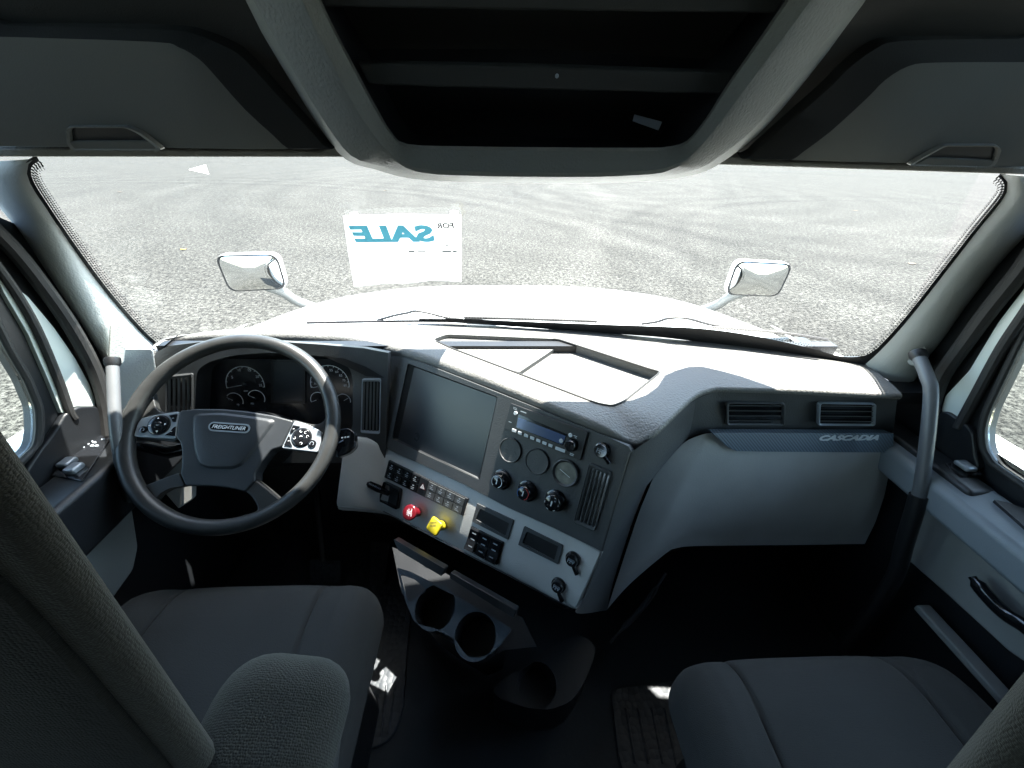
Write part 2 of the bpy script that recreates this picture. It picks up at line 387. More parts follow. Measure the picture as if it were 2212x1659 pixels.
# ---- windscreen surface
_bx = [p for p in [zp(*q, -.475) for q in [(330, 742), (450, 716), (600, 703), (735, 700), (1010, 698), (1279, 717), (1422, 727), (1566, 744), (1710, 763), (1818, 779), (1868, 786)]]]
BASE = sorted([(p[0], p[1]) for p in _bx])
BX, BY = [b[0] for b in BASE], [b[1] for b in BASE]
_c = np.polyfit(BX, BY, 4)
def ybase(x): return float(np.polyval(_c, max(-1.0, min(.94, x))))
def ytop(x): return .775 + .045 * (1 - min(1, abs(x) / .92) ** 2.2)
def gp(x, z, off=0): 
    t = (z + .475) / .425
    return A(x, ybase(x) * (1 - t) + ytop(x) * t - off, z)
def on_glass(px, py, off=0):
    r = ray(px, py); a, b = .4, 2.0
    def f(t):
        p = CAM + r * t; return p[1] - gp(p[0], p[2], off)[1]
    for _ in range(40):
        m = (a + b) / 2
        if f(m) > 0: b = m
        else: a = m
    return CAM + r * a
GL = [(333, 744), (300, 713), (230, 632), (160, 537), (100, 449), (68, 398), (60, 370), (66, 352), (82, 342)]
GR = [(1868, 786), (1905, 752), (1961, 690), (2040, 590), (2110, 500), (2165, 432), (2176, 405), (2172, 388), (2160, 376)]
ws = thing('windshield', 'wide curved windshield with black dotted edge band above the dashboard', 'windshield', (0, 1.1, -.5))
xs = np.linspace(-1.0, .95, 40); zs = np.linspace(-.52, .03, 12)
MB().grid([[gp(x * (1 - .1 * max(0, (z + .475) / .425)), z) for x in xs] for z in zs]).build('windshield_glass', M['glass'], ws)
def px_offset(path, d):
    out = []
    for i, p in enumerate(path):
        t = unit(A(*path[min(i + 1, len(path) - 1)]) - A(*path[max(i - 1, 0)])); out.append(A(*p) + A(-t[1], t[0]) * d)
    return out
fb = MB()
gl = catmull(GL, 8); gr = catmull(GR, 8)
fb.grid([[on_glass(*p, .003) for p in px_offset(gl, -8)], [on_glass(*p, .003) for p in px_offset(gl, 7)]])
fb.grid([[on_glass(*p, .003) for p in px_offset(gr, 8)], [on_glass(*p, .003) for p in px_offset(gr, -7)]])
bot_t = [(905, 688), (1010, 689), (1100, 693), (1279, 700), (1420, 705), (1530, 711), (1638, 727), (1746, 751), (1818, 770), (1868, 768), (1895, 752)]
bot_b = [(905, 694), (1010, 699), (1100, 705), (1279, 718), (1420, 728), (1530, 741), (1638, 754), (1746, 770), (1818, 784), (1868, 790), (1905, 772)]
bt, bb = catmull(bot_t, 5), catmull(bot_b, 5)
fb.grid([[on_glass(*p, .003) for p in bt], [on_glass(*p, .003) for p in bb]])
def dots(path, d, r, sp, ph=0):
    P = px_offset(path, d); L = sum(np.linalg.norm(P[i + 1] - P[i]) for i in range(len(P) - 1))
    for q in resample(P, int(L / sp)):
        q = q + ph; c = on_glass(*q, .003); e = 1e-3
        fb.add([c + A(math.cos(k * PI / 3) * r, -.3 * math.sin(k * PI / 3) * r, math.sin(k * PI / 3) * r) for k in range(6)], [tuple(range(6))])
for d, r in ((10, .0024), (14.5, .0021), (19, .0017), (23.5, .0012)):
    dots(gl, d, r, 6, (d % 8) * .3); dots(gr, -d, r, 6, (d % 8) * .3)
for d, r in ((-3, .002), (-7, .0013)): dots(bt, d, r, 6)
fb.build('frit_band', M['black'], ws, smooth=0)
# header strip of trim above the glass
hd = MB()
HF = Frame((0, -1, -.25), (0, .735, -.03))
for q in ([(-60, 318), (0, 319), (350, 321), (690, 326), (760, 300), (1150, 330), (1150, 372), (820, 352), (780, 341), (0, 340), (-60, 340)],
          [(1100, 330), (1560, 330), (1633, 348), (1950, 354), (2280, 362), (2280, 380), (2170, 377), (1540, 357), (1500, 362), (1100, 372)]):
    hd.plate(HF, HF.uvs(q), -.05, 0)
hd = hd.build('header_trim', M['trim'], bevel=.004); tag(hd, 'grained grey header strip between the sun visors and the windshield', 'header trim')

# ---- exterior of the truck
hood = MB()
def hz(x, y):
    z = np.interp(y, [1.13, 1.4, 1.8, 2.1, 2.3, 2.6, 2.9, 3.05], [-.53, -.525, -.60, -.69, -.765, -.93, -1.25, -1.7])
    return z - .10 * (abs(x) / 1.0) ** 3
rows = []
for y in np.linspace(1.13, 3.05, 26):
    wdt = np.interp(y, [1.13, 1.6, 2.2, 2.8, 3.05], [1.13, 1.12, 1.10, 1.0, .85]); row = []
    for k in np.linspace(-1, 1, 31):
        x = k * wdt; row.append(A(x, y, hz(x, y)))
    row = [A(row[0][0] * .97, y, row[0][2] - .9), A(row[0][0] * .985, y, row[0][2] - .15)] + row + [A(row[-1][0] * .985, y, row[-1][2] - .15), A(row[-1][0] * .97, y, row[-1][2] - .9)]
    rows.append(row)
hd_o = thing('truck_hood', 'broad white truck hood seen through the windshield', 'hood', (0, 1.6, -.9))
hood.grid(rows).build('hood_panel', M['body'], hd_o, smooth=60)
cw = MB(); [cw.grid([[A(sg_ * x, y, -.515 + (hz(1.128, 1.13) + .515) * ((x - .88) / .248) ** 1.3) for x in np.linspace(.88, 1.128, 12)] for y in (.90, 1.0, 1.07, 1.16)]) for sg_ in (-1, 1)]
cw.grid([[A(x, ybase(x) + .015, -.50) for x in np.linspace(-1.0, .95, 30)], [A(x, max(ybase(x) + .04, 1.0) , -.515) for x in np.linspace(-1.0, .95, 30)], [A(x * .98 + (.08 if x > 0 else 0) * abs(x), 1.14, hz(x, 1.13) - .012) for x in np.linspace(-1.0, 1.0, 30)]]).build('cowl', M['body'], hd_o, smooth=60)

def mirror(sx, q, base_px, label):
    f = Frame((-.155 * sx * 1.0, -1, -.015), yp(*q, 1.88))
    t = thing('hood_mirror', label, 'mirror', tuple(yp(*q, 1.88)), 'hood mirrors on arms beside the hood')
    w, h = .137, .09
    outl = lambda k: rounded([(-w * k, -h * k), (w * k * .96, -h * k * .95), (w * k, h * k * .98), (-w * k * 1.0, h * k)], .045, 6)
    mb = MB(); loops = [(outl(1.0), 0), (outl(1.01), -.012), (outl(1.0), -.045), (outl(.6), -.085)]
    mb.grid([[f.P(p, o) for p in l] for l, o in loops], True); mb.add([f.P(p, -.085) for p in loops[-1][0]], [tuple(range(len(loops[-1][0])))])
    mb.mat(1); mb.grid([[f.P(p, .001) for p in outl(.93)], [f.P(p, .001) for p in outl(1.0)]], True)
    mb.build('housing', [M['body'], M['black']], t, smooth=50)
    gm = MB(); rws = []
    for k in (0.02, .3, .6, .8, .93): rws.append([f.P(p, .001 + .018 * (1 - k * k)) for p in outl(k)])
    gm.grid(rws, True); gm.add(rws[0], [tuple(range(len(rws[0])))]); gm.build('mirror_glass', M['mirror'], t, smooth=60)
    a = f.P((sx * -.02, -h * .8), -.04); b_ = yp(*base_px, 2.1)
    MB().tube(catmull([a, a + A(-sx * .06, .03, -.05), (a + b_) / 2 + A(0, 0, -.015), b_], 6), [.038] * 4 + [.034] * 15, 12, flat=.75).build('mirror_arm', M['arm'], t, smooth=60)
mirror(-1, (546, 590), (700, 672), 'white hood mirror on the left, nearer the for sale sign')
mirror(1, (1638, 604), (1500, 676), 'white hood mirror on the right, above the passenger side of the hood')

def wiper(pivot, arm, blade, label):
    t = thing('windshield_wiper', label, 'wiper', tuple(on_glass(*pivot, -.02)), 'windshield wipers at the foot of the glass')
    MB().tube([on_glass(*p, -.018) for p in catmull(arm, 4)], .0042, 8).build('wiper_arm', M['black'], t)
    mb = MB().tube([on_glass(*p, -.010) for p in catmull(blade, 4)], .0038, 6)
    mb.tube([on_glass(p[0], p[1] + 2.0, -.006) for p in catmull(blade, 4)], .002, 6)
    mid = A(*blade[len(blade) // 2]); mb.build('wiper_blade', M['black'], t)
wiper((820, 690), [(815, 692), (850, 682), (880, 676), (897, 672), (925, 676), (965, 686), (1000, 690)], [(662, 697), (760, 695), (900, 693), (1008, 694)], 'thin black wiper in front of the steering wheel side')
wiper((1400, 698), [(1385, 700), (1420, 695), (1443, 688), (1480, 687), (1530, 700), (1570, 706), (1600, 709)], [(1540, 707), (1600, 711), (1700, 720), (1788, 734)], 'black wiper on the passenger side, blade reaching towards the right pillar')
MB().tube([on_glass(*p, -.02) for p in [(1003, 686), (1100, 688), (1200, 691), (1290, 694)]], .005, 8).build('cowl_seal', M['rubber'], hd_o)

# outer skin of the doors, seen through the side windows and in the hood mirrors
for sx, lb in ((-1, 'white outer cab side below the driver window'), (1, 'white outer cab side below the passenger window')):
    mb = MB(); ys = [-2.0, -.6, .2, .8, .88]
    prof = [(1.045, -.56), (1.10, -.563), (1.20, -.60), (1.22, -.70), (1.18, -1.2), (1.16, -2.0)]
    mb.grid([[A(sx * x, y, z) for x, z in prof] for y in ys])
    mb.grid([[A(sx * 1.09, y, .5), A(sx * 1.10, y, .0), A(sx * 1.11, y, -.60)] for y in (-2.0, -1.5)])
    mb = mb.build('cab_side', M['body'], smooth=50); tag(mb, lb, 'cab side')

# leaves and scraps on the asphalt
def scrap(px, py, sz, m, label, cat, name, grp=None):
    c = zp(px, py, GZ + .012); k = 7; vs = []
    for i in range(k):
        a = 2 * PI * i / k; rr = sz * (.5 + .5 * rng.rand()); vs.append(c + A(rr * math.cos(a), rr * .6 * math.sin(a), .02 * rng.rand()))
    o = MB().add(vs + [v + A(0, 0, .004) for v in vs], [tuple(range(k)), tuple(range(2 * k - 1, k - 1, -1))] + [(i, (i + 1) % k, k + (i + 1) % k, k + i) for i in range(k)]).build(name, m, smooth=0); tag(o, label, cat, grp)
scrap(397, 539, .12, M['orange'], 'orange dry leaf on the asphalt above the left hood mirror', 'leaf', 'leaf')
scrap(832, 412, .16, M['brown'], 'dark leaf on the asphalt above the for sale sign', 'leaf', 'leaf')
scrap(258, 415, .22, M['brown'], 'dark leaf on the asphalt near the upper left windshield corner', 'leaf', 'leaf')
scrap(1848, 455, .16, M['brown'], 'small curled dark twig on the asphalt near the top right of the windshield', 'twig', 'twig')
scrap(1970, 570, .12, M['brown'], 'brown twig on the asphalt beside the dotted band on the right', 'twig', 'twig')
scrap(2020, 660, .07, M['brown'], 'broken brown leaf on the asphalt above the right grab handle', 'leaf', 'leaf')
a = [zp(408, 366, GZ + .01), zp(444, 356, GZ + .01), zp(451, 376, GZ + .01)]
o = MB().add(a, [(0, 1, 2)]).build('paint_mark', M['asph_paint'], smooth=0); tag(o, 'white pointed paint mark on the asphalt at upper left', 'paint mark')

# ================================================================ FOR SALE SIGN
sg = thing('for_sale_sign', 'white for sale paper sign taped inside the windshield, lettering seen in reverse', 'sign', tuple(on_glass(870, 540, .01)))
SC = on_glass(870, 540, .012); _dz = on_glass(870, 600, .012) - on_glass(870, 480, .012); _dx = on_glass(990, 540, .012) - on_glass(750, 540, .012)
SF = Frame(np.cross(_dx, -_dz) if np.cross(_dx, -_dz)[1] < 0 else -np.cross(_dx, -_dz), SC)
sq = [(741, 466), (860, 463), (996, 464), (997, 540), (997, 608), (930, 606), (890, 611), (826, 613), (765, 620), (752, 545)]
mb = MB(); uvp = SF.uvs(sq); mb.plate(SF, uvp, -.0006, 0); mb.build('paper', M['paper'], sg, smooth=0)
mb = MB().text(SF, 'SALE', (941, 523), (769, 524), .0012, h=abs(SF.uv(850, 485)[1] - SF.uv(850, 522)[1]), bold=.05)
mb.build('lettering', M['ink'], sg, smooth=0); mb = MB(); mb.text(SF, 'FOR', (981, 493), (944, 494), .0012, bold=.03)
mb.build('lettering', M['ink2'], sg, smooth=0); mb = MB()
for i in range(8):
    x = 762 + i * 9; mb.add([SF.P(SF.uv(x, 533 - i * .5), .0012), SF.P(SF.uv(x + 2, 533 - i * .5), .0012), SF.P(SF.uv(x + 6, 539 - i * .5), .0012), SF.P(SF.uv(x + 4, 539 - i * .5), .0012)], [(0, 1, 2, 3)])
for x, y, l in ((902, 540, 18), (882, 541, 14), (962, 527, 8), (955, 541, 20), (978, 541, 9)):
    mb.add([SF.P(SF.uv(x, y), .0012), SF.P(SF.uv(x + l, y), .0012), SF.P(SF.uv(x + l, y + 3), .0012), SF.P(SF.uv(x, y + 3), .0012)], [(0, 1, 2, 3)])
mb.build('small_print', M['ink3'], sg, smooth=0)
for q in ([(755, 459), (772, 458), (776, 470), (757, 471)], [(972, 456), (990, 456), (991, 469), (973, 469)]): MB().plate(SF, SF.uvs(q), 0, .0008).build('tape', M['paper'], sg, smooth=0)

# ================================================================ DASHBOARD
DZ = -.475
dash = thing('dashboard', 'grey truck dashboard with sunlit top, switches and glovebox', 'dashboard', (0, .8, DZ))
lip_px = [(333, 745), (365, 728), (437, 720), (547, 717), (640, 718), (692, 721), (754, 725), (832, 740), (910, 760), (1004, 794), (1097, 830), (1191, 869), (1285, 908), (1332, 932), (1352, 945), (1368, 950), (1385, 947), (1423, 920), (1476, 870), (1502, 849), (1530, 838), (1566, 835), (1710, 839), (1854, 846), (1947, 850)]
def strip_drop(px):     # the angled facet by the centre corner dips towards the driver
    return -.022 * math.exp(-((px - 1368) / 42.0) ** 2)
lipc = catmull(lip_px, 4)
lip3 = [zp(p[0], p[1], DZ) + A(0, 0, strip_drop(p[0])) for p in lipc]
lip3 = [zp(p[0], p[1], DZ + strip_drop(p[0])) for p in lipc]
base_c = catmull([(1947, 850), (1920, 824), (1868, 788), (1818, 781), (1710, 763), (1566, 744), (1422, 727), (1279, 717), (1100, 706), (1010, 699), (735, 701), (600, 704), (450, 716), (345, 735)], 4)[1:]
base3 = [zp(p[0], p[1], DZ) for p in base_c]
tray_px = rounded([(935, 733), (965, 722), (1204, 732), (1405, 797), (1428, 803), (1348, 867), (1322, 877), (1290, 871), (973, 751)], 9, 3)
tray = [zp(p[0], p[1], DZ) for p in tray_px]
mb = MB()
tp = MB(); lipz = {}
def topz(p):
    for q in lip3:
        if abs(q[0] - p[0]) < 1e-6 and abs(q[1] - p[1]) < 1e-6: return A(p[0], p[1], q[2])
    return A(p[0], p[1], DZ)
f0 = [zp(1322, 905, DZ), zp(1400, 930, DZ)]
fac = [zp(1540, 764, DZ)]
mb.fill([[p[:2] for p in lip3] + [p[:2] for p in base3], [p[:2] for p in tray]], lambda p: topz(p))
# rolled front edge of the pad
NL = len(lip3)
def lipnorm(i):
    t = lip3[min(i + 1, NL - 1)] - lip3[max(i - 1, 0)]; t[2] = 0; n = unit(A(t[1], -t[0], 0)); return n if n[1] < 0 or abs(n[1]) < .2 else -n
ln = [lipnorm(i) for i in range(NL)]
lh = [np.interp(p[0], [333, 500, 700, 1000, 1340, 1420, 1550, 1947], [.020, .03, .034, .034, .02, .016, .014, .014]) for p in lipc]
lrows = [lip3] + [[lip3[i] + ln[i] * o * lh[i] / .03 + A(0, 0, -d * lh[i]) for i in range(NL)] for o, d in ((.006, .06), (.012, .25), (.014, .55), (.012, .9), (.0, 1.0), (-.05, .9))]
mb.grid(lrows)
lipu = lrows[-2]
top = mb.build('top_pad', M['pad'], dash, smooth=50)
# tray sunk into the pad, with its chevron step
mb = MB(); nT = len(tray)
mb.grid([tray, [p + A(0, 0, -.004) for p in tray], [p + A(0, 0, -.025) for p in tray]], True)
ch = [zp(1204, 732, DZ), zp(1119, 787, DZ)]
ch2 = [zp(1214, 737, DZ), zp(1128, 797, DZ)]
left_l = [zp(*q, DZ) for q in [(955, 719), (1204, 729), (1212, 736), (1122, 795), (1000, 760), (940, 741)]]
mb.fill([[p[:2] for p in tray]], lambda p: A(p[0], p[1], DZ - .024))
nl = len(left_l); mb.add([A(p[0], p[1], DZ - .012) for p in left_l] + [A(p[0], p[1], DZ - .025) for p in left_l], [tuple(range(nl))] + [(i, (i + 1) % nl, nl + (i + 1) % nl, nl + i) for i in range(nl)])
rib = [zp(*q, DZ - .008) for q in [(1196, 731), (1214, 734), (1130, 795), (1112, 789)]]
mb.build('tray_liner', M['pad'], dash, smooth=30)
# thin seam groove round the tray
mb = MB(); mb.tube([zp(p[0], p[1], DZ + .0008) for p in tray_px[8:] + tray_px[:1]], .0024, 6); mb.build('tray_seam', M['rubber'], dash)

# ---- planes of the dash
STK = Frame((-.51712, -.72295, .45818), A(-.033, .657, -.477) - .036 * A(-.51712, -.72295, .45818))
CLU = Frame((0, -math.cos(R(20)), math.sin(R(20))), (-.354, .872, -.505))
# dark fascia of the centre stack, screen sunk into it
stk_poly = [(838, 762), (910, 783), (1004, 820), (1097, 857), (1222, 907), (1316, 945), (1357, 964), (1364, 975), (1352, 1010), (1320, 1110), (1300, 1192), (1285, 1184), (1191, 1138), (1097, 1096), (1004, 1047), (910, 1003), (832, 968)]
sp = STK.uvs([(1364, 975)])[0]
scr_out = rounded(STK.uvs([(881, 785), (1075, 857), (1036, 1037), (846, 949)]), .006)
mb = MB().plate(STK, STK.uvs(stk_poly), -.03, 0, [scr_out], back=False)
mb.build('centre_fascia', M['fascia'], dash, smooth=0)
scr_in = rounded(STK.uvs([(894, 793), (1073, 859), (1034, 1033), (859, 950)], -.010), .005)
mb = MB().grid([[STK.P(p, 0) for p in scr_out], [STK.P(p, -.004) for p in scr_out], [STK.P(p, -.012) for p in scr_in]], True)
mb.build('screen_bezel', M['black'], dash)
MB().plate(STK, scr_in, -.02, -.0115, back=False).build('display_screen', M['screen'], dash, smooth=0)
mb = MB().tube([STK.hit(*q, .001) for q in [(1362, 978), (1330, 1085), (1300, 1190)]], .0022, 6); mb.build('seam_strip', M['black'], dash)

# cluster fascia with arched opening
clu_poly = [(838, 762), (785, 752), (692, 744), (600, 738), (500, 736), (437, 738), (365, 747), (338, 760), (322, 790), (326, 1000), (832, 1000)]
arch = [(425, 800), (450, 782), (500, 768), (570, 762), (640, 764), (700, 770), (730, 778), (756, 795), (762, 820), (762, 925), (740, 945), (430, 945), (420, 900)]
vent_l = [(355, 800), (418, 800), (418, 930), (355, 930)]
mb = MB().plate(CLU, CLU.uvs(clu_poly), -.03, 0, [rounded(CLU.uvs(arch), .02)], back=False)
mb.build('cluster_fascia', M['fascia'], dash, smooth=0)
mb = MB().grid([[CLU.P(p, .0) for p in rounded(CLU.uvs(arch), .02)], [CLU.P(p * A(.985, 1) , -.05) for p in rounded(CLU.uvs(arch), .02)]], True)
mb.build('cluster_hood', M['black'], dash)
mb = MB().plate(CLU, rounded(CLU.uvs([(455, 775), (770, 775), (770, 950), (405, 950), (405, 790)], -.045), .01), -.06, -.045); clus = mb.build('instrument_cluster', M['clus'], dash, smooth=0)
# brow over the right of the cluster
mb = MB().grid([[CLU.hit(*p, .001) for p in [(700, 768), (745, 775), (790, 792), (829, 815)]], [CLU.hit(*p, .001) for p in [(700, 770), (745, 790), (790, 812), (829, 816)]]]); mb.build('cluster_brow', M['black'], dash)
Z5 = lambda x, y: (224.7 + .28128 * x, 708.5 + .28128 * y)
def arc_strip(mb, fr, c, r, a0, a1, w, off, n=40):
    rows = [[fr.P(c + A(math.cos(t), math.sin(t)) * rr, off) for t in np.linspace(a0, a1, n)] for rr in (r, r - w)]; mb.grid(rows)
def gauge(cz, rz, a0, a1, needle, nums, name='gauge', nt=10, tw=.0019):
    o = -.044; c = CLU.uv(*Z5(*cz), o); r = abs(CLU.uv(*Z5(cz[0] + rz, cz[1]), o)[0] - c[0])
    mb = MB(); mb.plate(CLU, circ(c, r * 1.04, 36), o - .001, o); mb.mat(1)
    arc_strip(mb, CLU, c, r, a0, a1, tw, o + .0005)
    for i in range(nt + 1):
        t = a0 + (a1 - a0) * i / nt; d = A(math.cos(t), math.sin(t)); n_ = A(-d[1], d[0]) * .0007
        mb.add([CLU.P(c + d * r + n_, o + .0006), CLU.P(c + d * r - n_, o + .0006), CLU.P(c + d * r * .9 - n_, o + .0006), CLU.P(c + d * r * .9 + n_, o + .0006)], [(0, 1, 2, 3)])
    d = A(math.cos(needle), math.sin(needle)); n_ = A(-d[1], d[0]) * .0009
    mb.add([CLU.P(c + n_, o + .002), CLU.P(c - n_, o + .002), CLU.P(c + d * r * .9 - n_ * .4, o + .002), CLU.P(c + d * r * .9 + n_ * .4, o + .002)], [(0, 1, 2, 3)])
    for s, (x, y), wz in nums:
        mb.text(CLU, s, Z5(x - wz / 2, y + 8), Z5(x + wz / 2, y + 8), o + .0006)
    mb.mat(0); mb.lathe(CLU.P(c, o), CLU.n, [(r * .14, 0), (r * .13, .004), (0, .0045)], 16)
    mb.build(name, [M['clus'], M['white']], clus, smooth=30)
gauge((1085, 435), 148, R(190), R(-8), R(190), [('5', (985, 380), 12), ('10', (1040, 325), 22), ('15', (1118, 325), 22), ('20', (1178, 375), 26), ('25', (1203, 440), 24), ('RPM', (1090, 482), 30)], nt=10)
gauge((1003, 560), 68, R(140), R(-20), R(150), [('L', (960, 545), 8), ('PSI', (1030, 585), 18)], nt=4)
gauge((1170, 540), 68, R(150), R(-25), R(155), [('PSI', (1140, 580), 22)], nt=4)
gauge((1735, 430), 150, R(190), R(-10), R(192), [('55', (1745, 325), 24), ('60', (1788, 337), 24), ('65', (1818, 365), 24), ('75', (1843, 402), 22), ('80', (1853, 442), 24), ('35', (1622, 425), 18)], nt=12)
gauge((1645, 548), 60, R(200), R(60), R(200), [], nt=4)
gauge((1838, 560), 58, R(150), R(-10), R(30), [], nt=4)
o = -.044
mb = MB().plate(CLU, rounded(CLU.uvs([Z5(1285, 245), Z5(1548, 250), Z5(1550, 580), Z5(1285, 575)], o), .003), o, o + .003, [rounded(CLU.uvs([Z5(1302, 260), Z5(1532, 265), Z5(1534, 563), Z5(1302, 560)], o), .003)]).mat(1)
mb.plate(CLU, CLU.uvs([Z5(1302, 260), Z5(1532, 265), Z5(1534, 563), Z5(1302, 560)], o), o, o + .0015); mb.build('display', [M['black'], M['screen']], clus, smooth=0)

def vent(fr, q, name, parent, vertical=True, n=4, frame_m='black', off0=.004, r=.006, rimw=.12, slot=None):
    """air vent: q = 4 px corners TL TR BR BL"""
    Q = fr.uvs(q, off0); c = sum(Q) / 4; outer = rounded(Q, r); inner = rounded([c + (p - c) * (1 - rimw) for p in Q], r * .8)
    mb = MB(); 
    mb.grid([[fr.P(p, -.002) for p in outer], [fr.P(p, off0) for p in outer], [fr.P(c + (p - c) * (1 - rimw * .35), off0 + .0015) for p in outer], [fr.P(p, off0 - .001) for p in inner], [fr.P(p, -.02) for p in inner]], True)
    v = mb.build(name, M[frame_m], parent, smooth=40)
    MB().add([fr.P(c + (p - c) * .99, -.012 if False else .0008) for p in inner], [tuple(range(len(inner)))]).build('vent_cavity', M['gloss'], v, smooth=0)
    for i in range(n):
        t = (i + .5) / n; I = [c + (p - c) * (1 - rimw) for p in Q]
        if vertical: a, b_ = I[0] * (1 - t) + I[1] * t, I[3] * (1 - t) + I[2] * t
        else: a, b_ = I[0] * (1 - t) + I[3] * t, I[1] * (1 - t) + I[2] * t
        d = unit(b_ - a); k = A(-d[1], d[0]); wd_ = .0011
        sl_ = MB(); P4 = [a + k * wd_, b_ + k * wd_, b_ - k * wd_, a - k * wd_]
        sl_.add([fr.P(p, .0012) for p in P4] + [fr.P(p + k * .003 * (1 if not vertical else -1), off0 - .0008) for p in P4], [(4, 5, 6, 7), (0, 1, 5, 4), (1, 2, 6, 5), (2, 3, 7, 6), (3, 0, 4, 7)]).build('slat', M['fascia'], v, smooth=0)
    return v
Z1 = lambda x, y: (691.3 + .3125 * x, 691.3 + .3125 * y)
Z2 = lambda x, y: (777.7 + .2708 * x, 950.5 + .2708 * y)
Z3 = lambda x, y: (1278.8 + .3594 * x, 639.4 + .3594 * y)
vent(CLU, [Z1(290, 405), Z1(420, 405), Z1(412, 790), Z1(280, 780)], 'air_vent', dash, True, 5, 'silver', rimw=.1)
vent(CLU, [(357, 812), (416, 806), (416, 935), (357, 935)], 'air_vent', dash, True, 5, 'fascia', rimw=.12)
vent(STK, [Z1(1860, 985), Z1(2018, 1052), Z1(1898, 1468), Z1(1748, 1402)], 'air_vent', dash, True, 5, 'fascia', rimw=.13)

# ---- radio
ZR = lambda x, y: ((1220 + .11754 * x) / 1.1573, (980 + .11754 * y) / 1.1573)
rad_o = .006
Q = STK.uvs([ZR(480, 235), ZR(2125, 855), ZR(1965, 1465), ZR(335, 780)], rad_o)
rd = MB().plate(STK, rounded(Q, .002), 0, rad_o).build('radio', M['black'], dash, bevel=.0015)
lc = STK.uvs([ZR(650, 470), ZR(1690, 900), ZR(1600, 1140), ZR(600, 750)], rad_o)
MB().plate(STK, rounded(lc, .002), rad_o - .001, rad_o + .0008).build('display', M['gloss'], rd, smooth=0)
lc = STK.uvs([ZR(650, 540), ZR(1660, 935), ZR(1590, 1120), ZR(610, 745)], rad_o)
MB().plate(STK, rounded(lc, .002), rad_o, rad_o + .0014).build('lcd', M['lcd'], rd, smooth=0)
def rquad(cx, cy, w, h, ang=R(20.5)):
    ca, sa = math.cos(ang), math.sin(ang); return [ZR(cx + ca * a - sa * b * -.0 - sa * b * .5, cy + sa * a + ca * b) for a, b in ((-w, -h), (w, -h), (w, h), (-w, h))]
for i in range(7):
    x = 560 + i * 129; y = 820 + i * 53
    MB().plate(STK, rounded(STK.uvs(rquad(x, y, 46, 32), rad_o), .001), rad_o, rad_o + .0025).build('button', M['btn'], rd, bevel=.0005)
MB().plate(STK, rounded(STK.uvs(rquad(1540, 1222, 108, 34), rad_o), .001), rad_o, rad_o + .0025).build('button', M['btn'], rd, bevel=.0005)
for x, y in ((592, 450), (1757, 915), (1560, 1035)):
    c = STK.hit(*ZR(x, y), rad_o); MB().lathe(c, STK.n, [(.0045, 0), (.0045, .0022), (.004, .0028), (0, .0028)], 16).build('button', M['btn'], rd)
c = STK.hit(*ZR(1760, 1140), rad_o + .008); MB().lathe(c - STK.n * .008, STK.n, [(.014, 0), (.0125, .006), (.012, .014), (.0105, .016), (0, .0165)], 28).build('volume_knob', M['gloss'], rd)
mb = MB()
for st, p0, p1 in (('PANASONIC'[:0] or 'PWR', (535, 325), (620, 360)), ('AUDIO', (690, 405), (815, 450)), ('TUNE', (1740, 1290), (1830, 1325)), ('MENU', (1740, 1330), (1820, 1362)), ('12', (1815, 925), (1895, 960)), ('AUX', (440, 620), (510, 645))):
    pass
mb.add([STK.P(p, rad_o + .0006) for p in STK.uvs([ZR(700, 392), ZR(820, 438), ZR(812, 458), ZR(690, 412)], rad_o)], [(0, 1, 2, 3)])
for y0 in (315, 345):
    mb.add([STK.P(p, rad_o + .0006) for p in STK.uvs([ZR(540, y0), ZR(620, y0 + 32), ZR(617, y0 + 42), ZR(537, y0 + 10)], rad_o)], [(0, 1, 2, 3)])
for q in ([(1822, 915), (1900, 945), (1896, 958), (1818, 928)], [(1850, 960), (1888, 975), (1884, 988), (1846, 973)], [(1745, 1290), (1832, 1322), (1828, 1338), (1741, 1306)], [(1740, 1320), (1820, 1350), (1816, 1366), (1738, 1336)], [(445, 620), (505, 643), (500, 656), (440, 633)]):
    mb.add([STK.P(p, rad_o + .0006) for p in STK.uvs([ZR(*k) for k in q], rad_o)], [(0, 1, 2, 3)])
mb.build('lettering', M['btn'], rd, smooth=0)

# ---- round blanks, pressure gauge, three knobs
def ellc(fr, cpx, ro_px, off):
    c = fr.hit(*cpx, off); r = .5 * (np.linalg.norm(fr.hit(cpx[0] + ro_px[0], cpx[1], off) - c) * .9 + np.linalg.norm(fr.hit(cpx[0], cpx[1] + ro_px[1], off) - c)); return c, r
for cz in ((1312, 900), (1497, 978)):
    c = STK.hit(*Z1(*cz), .004)
    MB().lathe(c - STK.n * .004, STK.n, [(.0285, 0), (.0285, .0045), (.0275, .0055), (.0262, .0052), (.0255, .0035), (.0005, .0035)], 40).build('blanking_cap', M['fascia'], dash, smooth=50)
c = STK.hit(*Z1(1692, 1060), .006)
pg = MB().lathe(c - STK.n * .006, STK.n, [(.0295, 0), (.029, .007), (.0275, .008), (.0235, .004)], 40).build('pressure_gauge', M['fascia'], dash, smooth=50)
GF = Frame(STK.n, c - STK.n * .002)
mb = MB().lathe(c - STK.n * .003, STK.n, [(.0240, 0), (.0005, .0002)], 32).mat(1); d = GF.u * -.013 + GF.w * .004
mb.add([c + d + GF.w * .0006, c + d - GF.w * .0006, c - d - GF.w * .0006, c - d + GF.w * .0006], [(0, 1, 2, 3)]).build('dial_face', [M['cloud'], M['white']], pg)
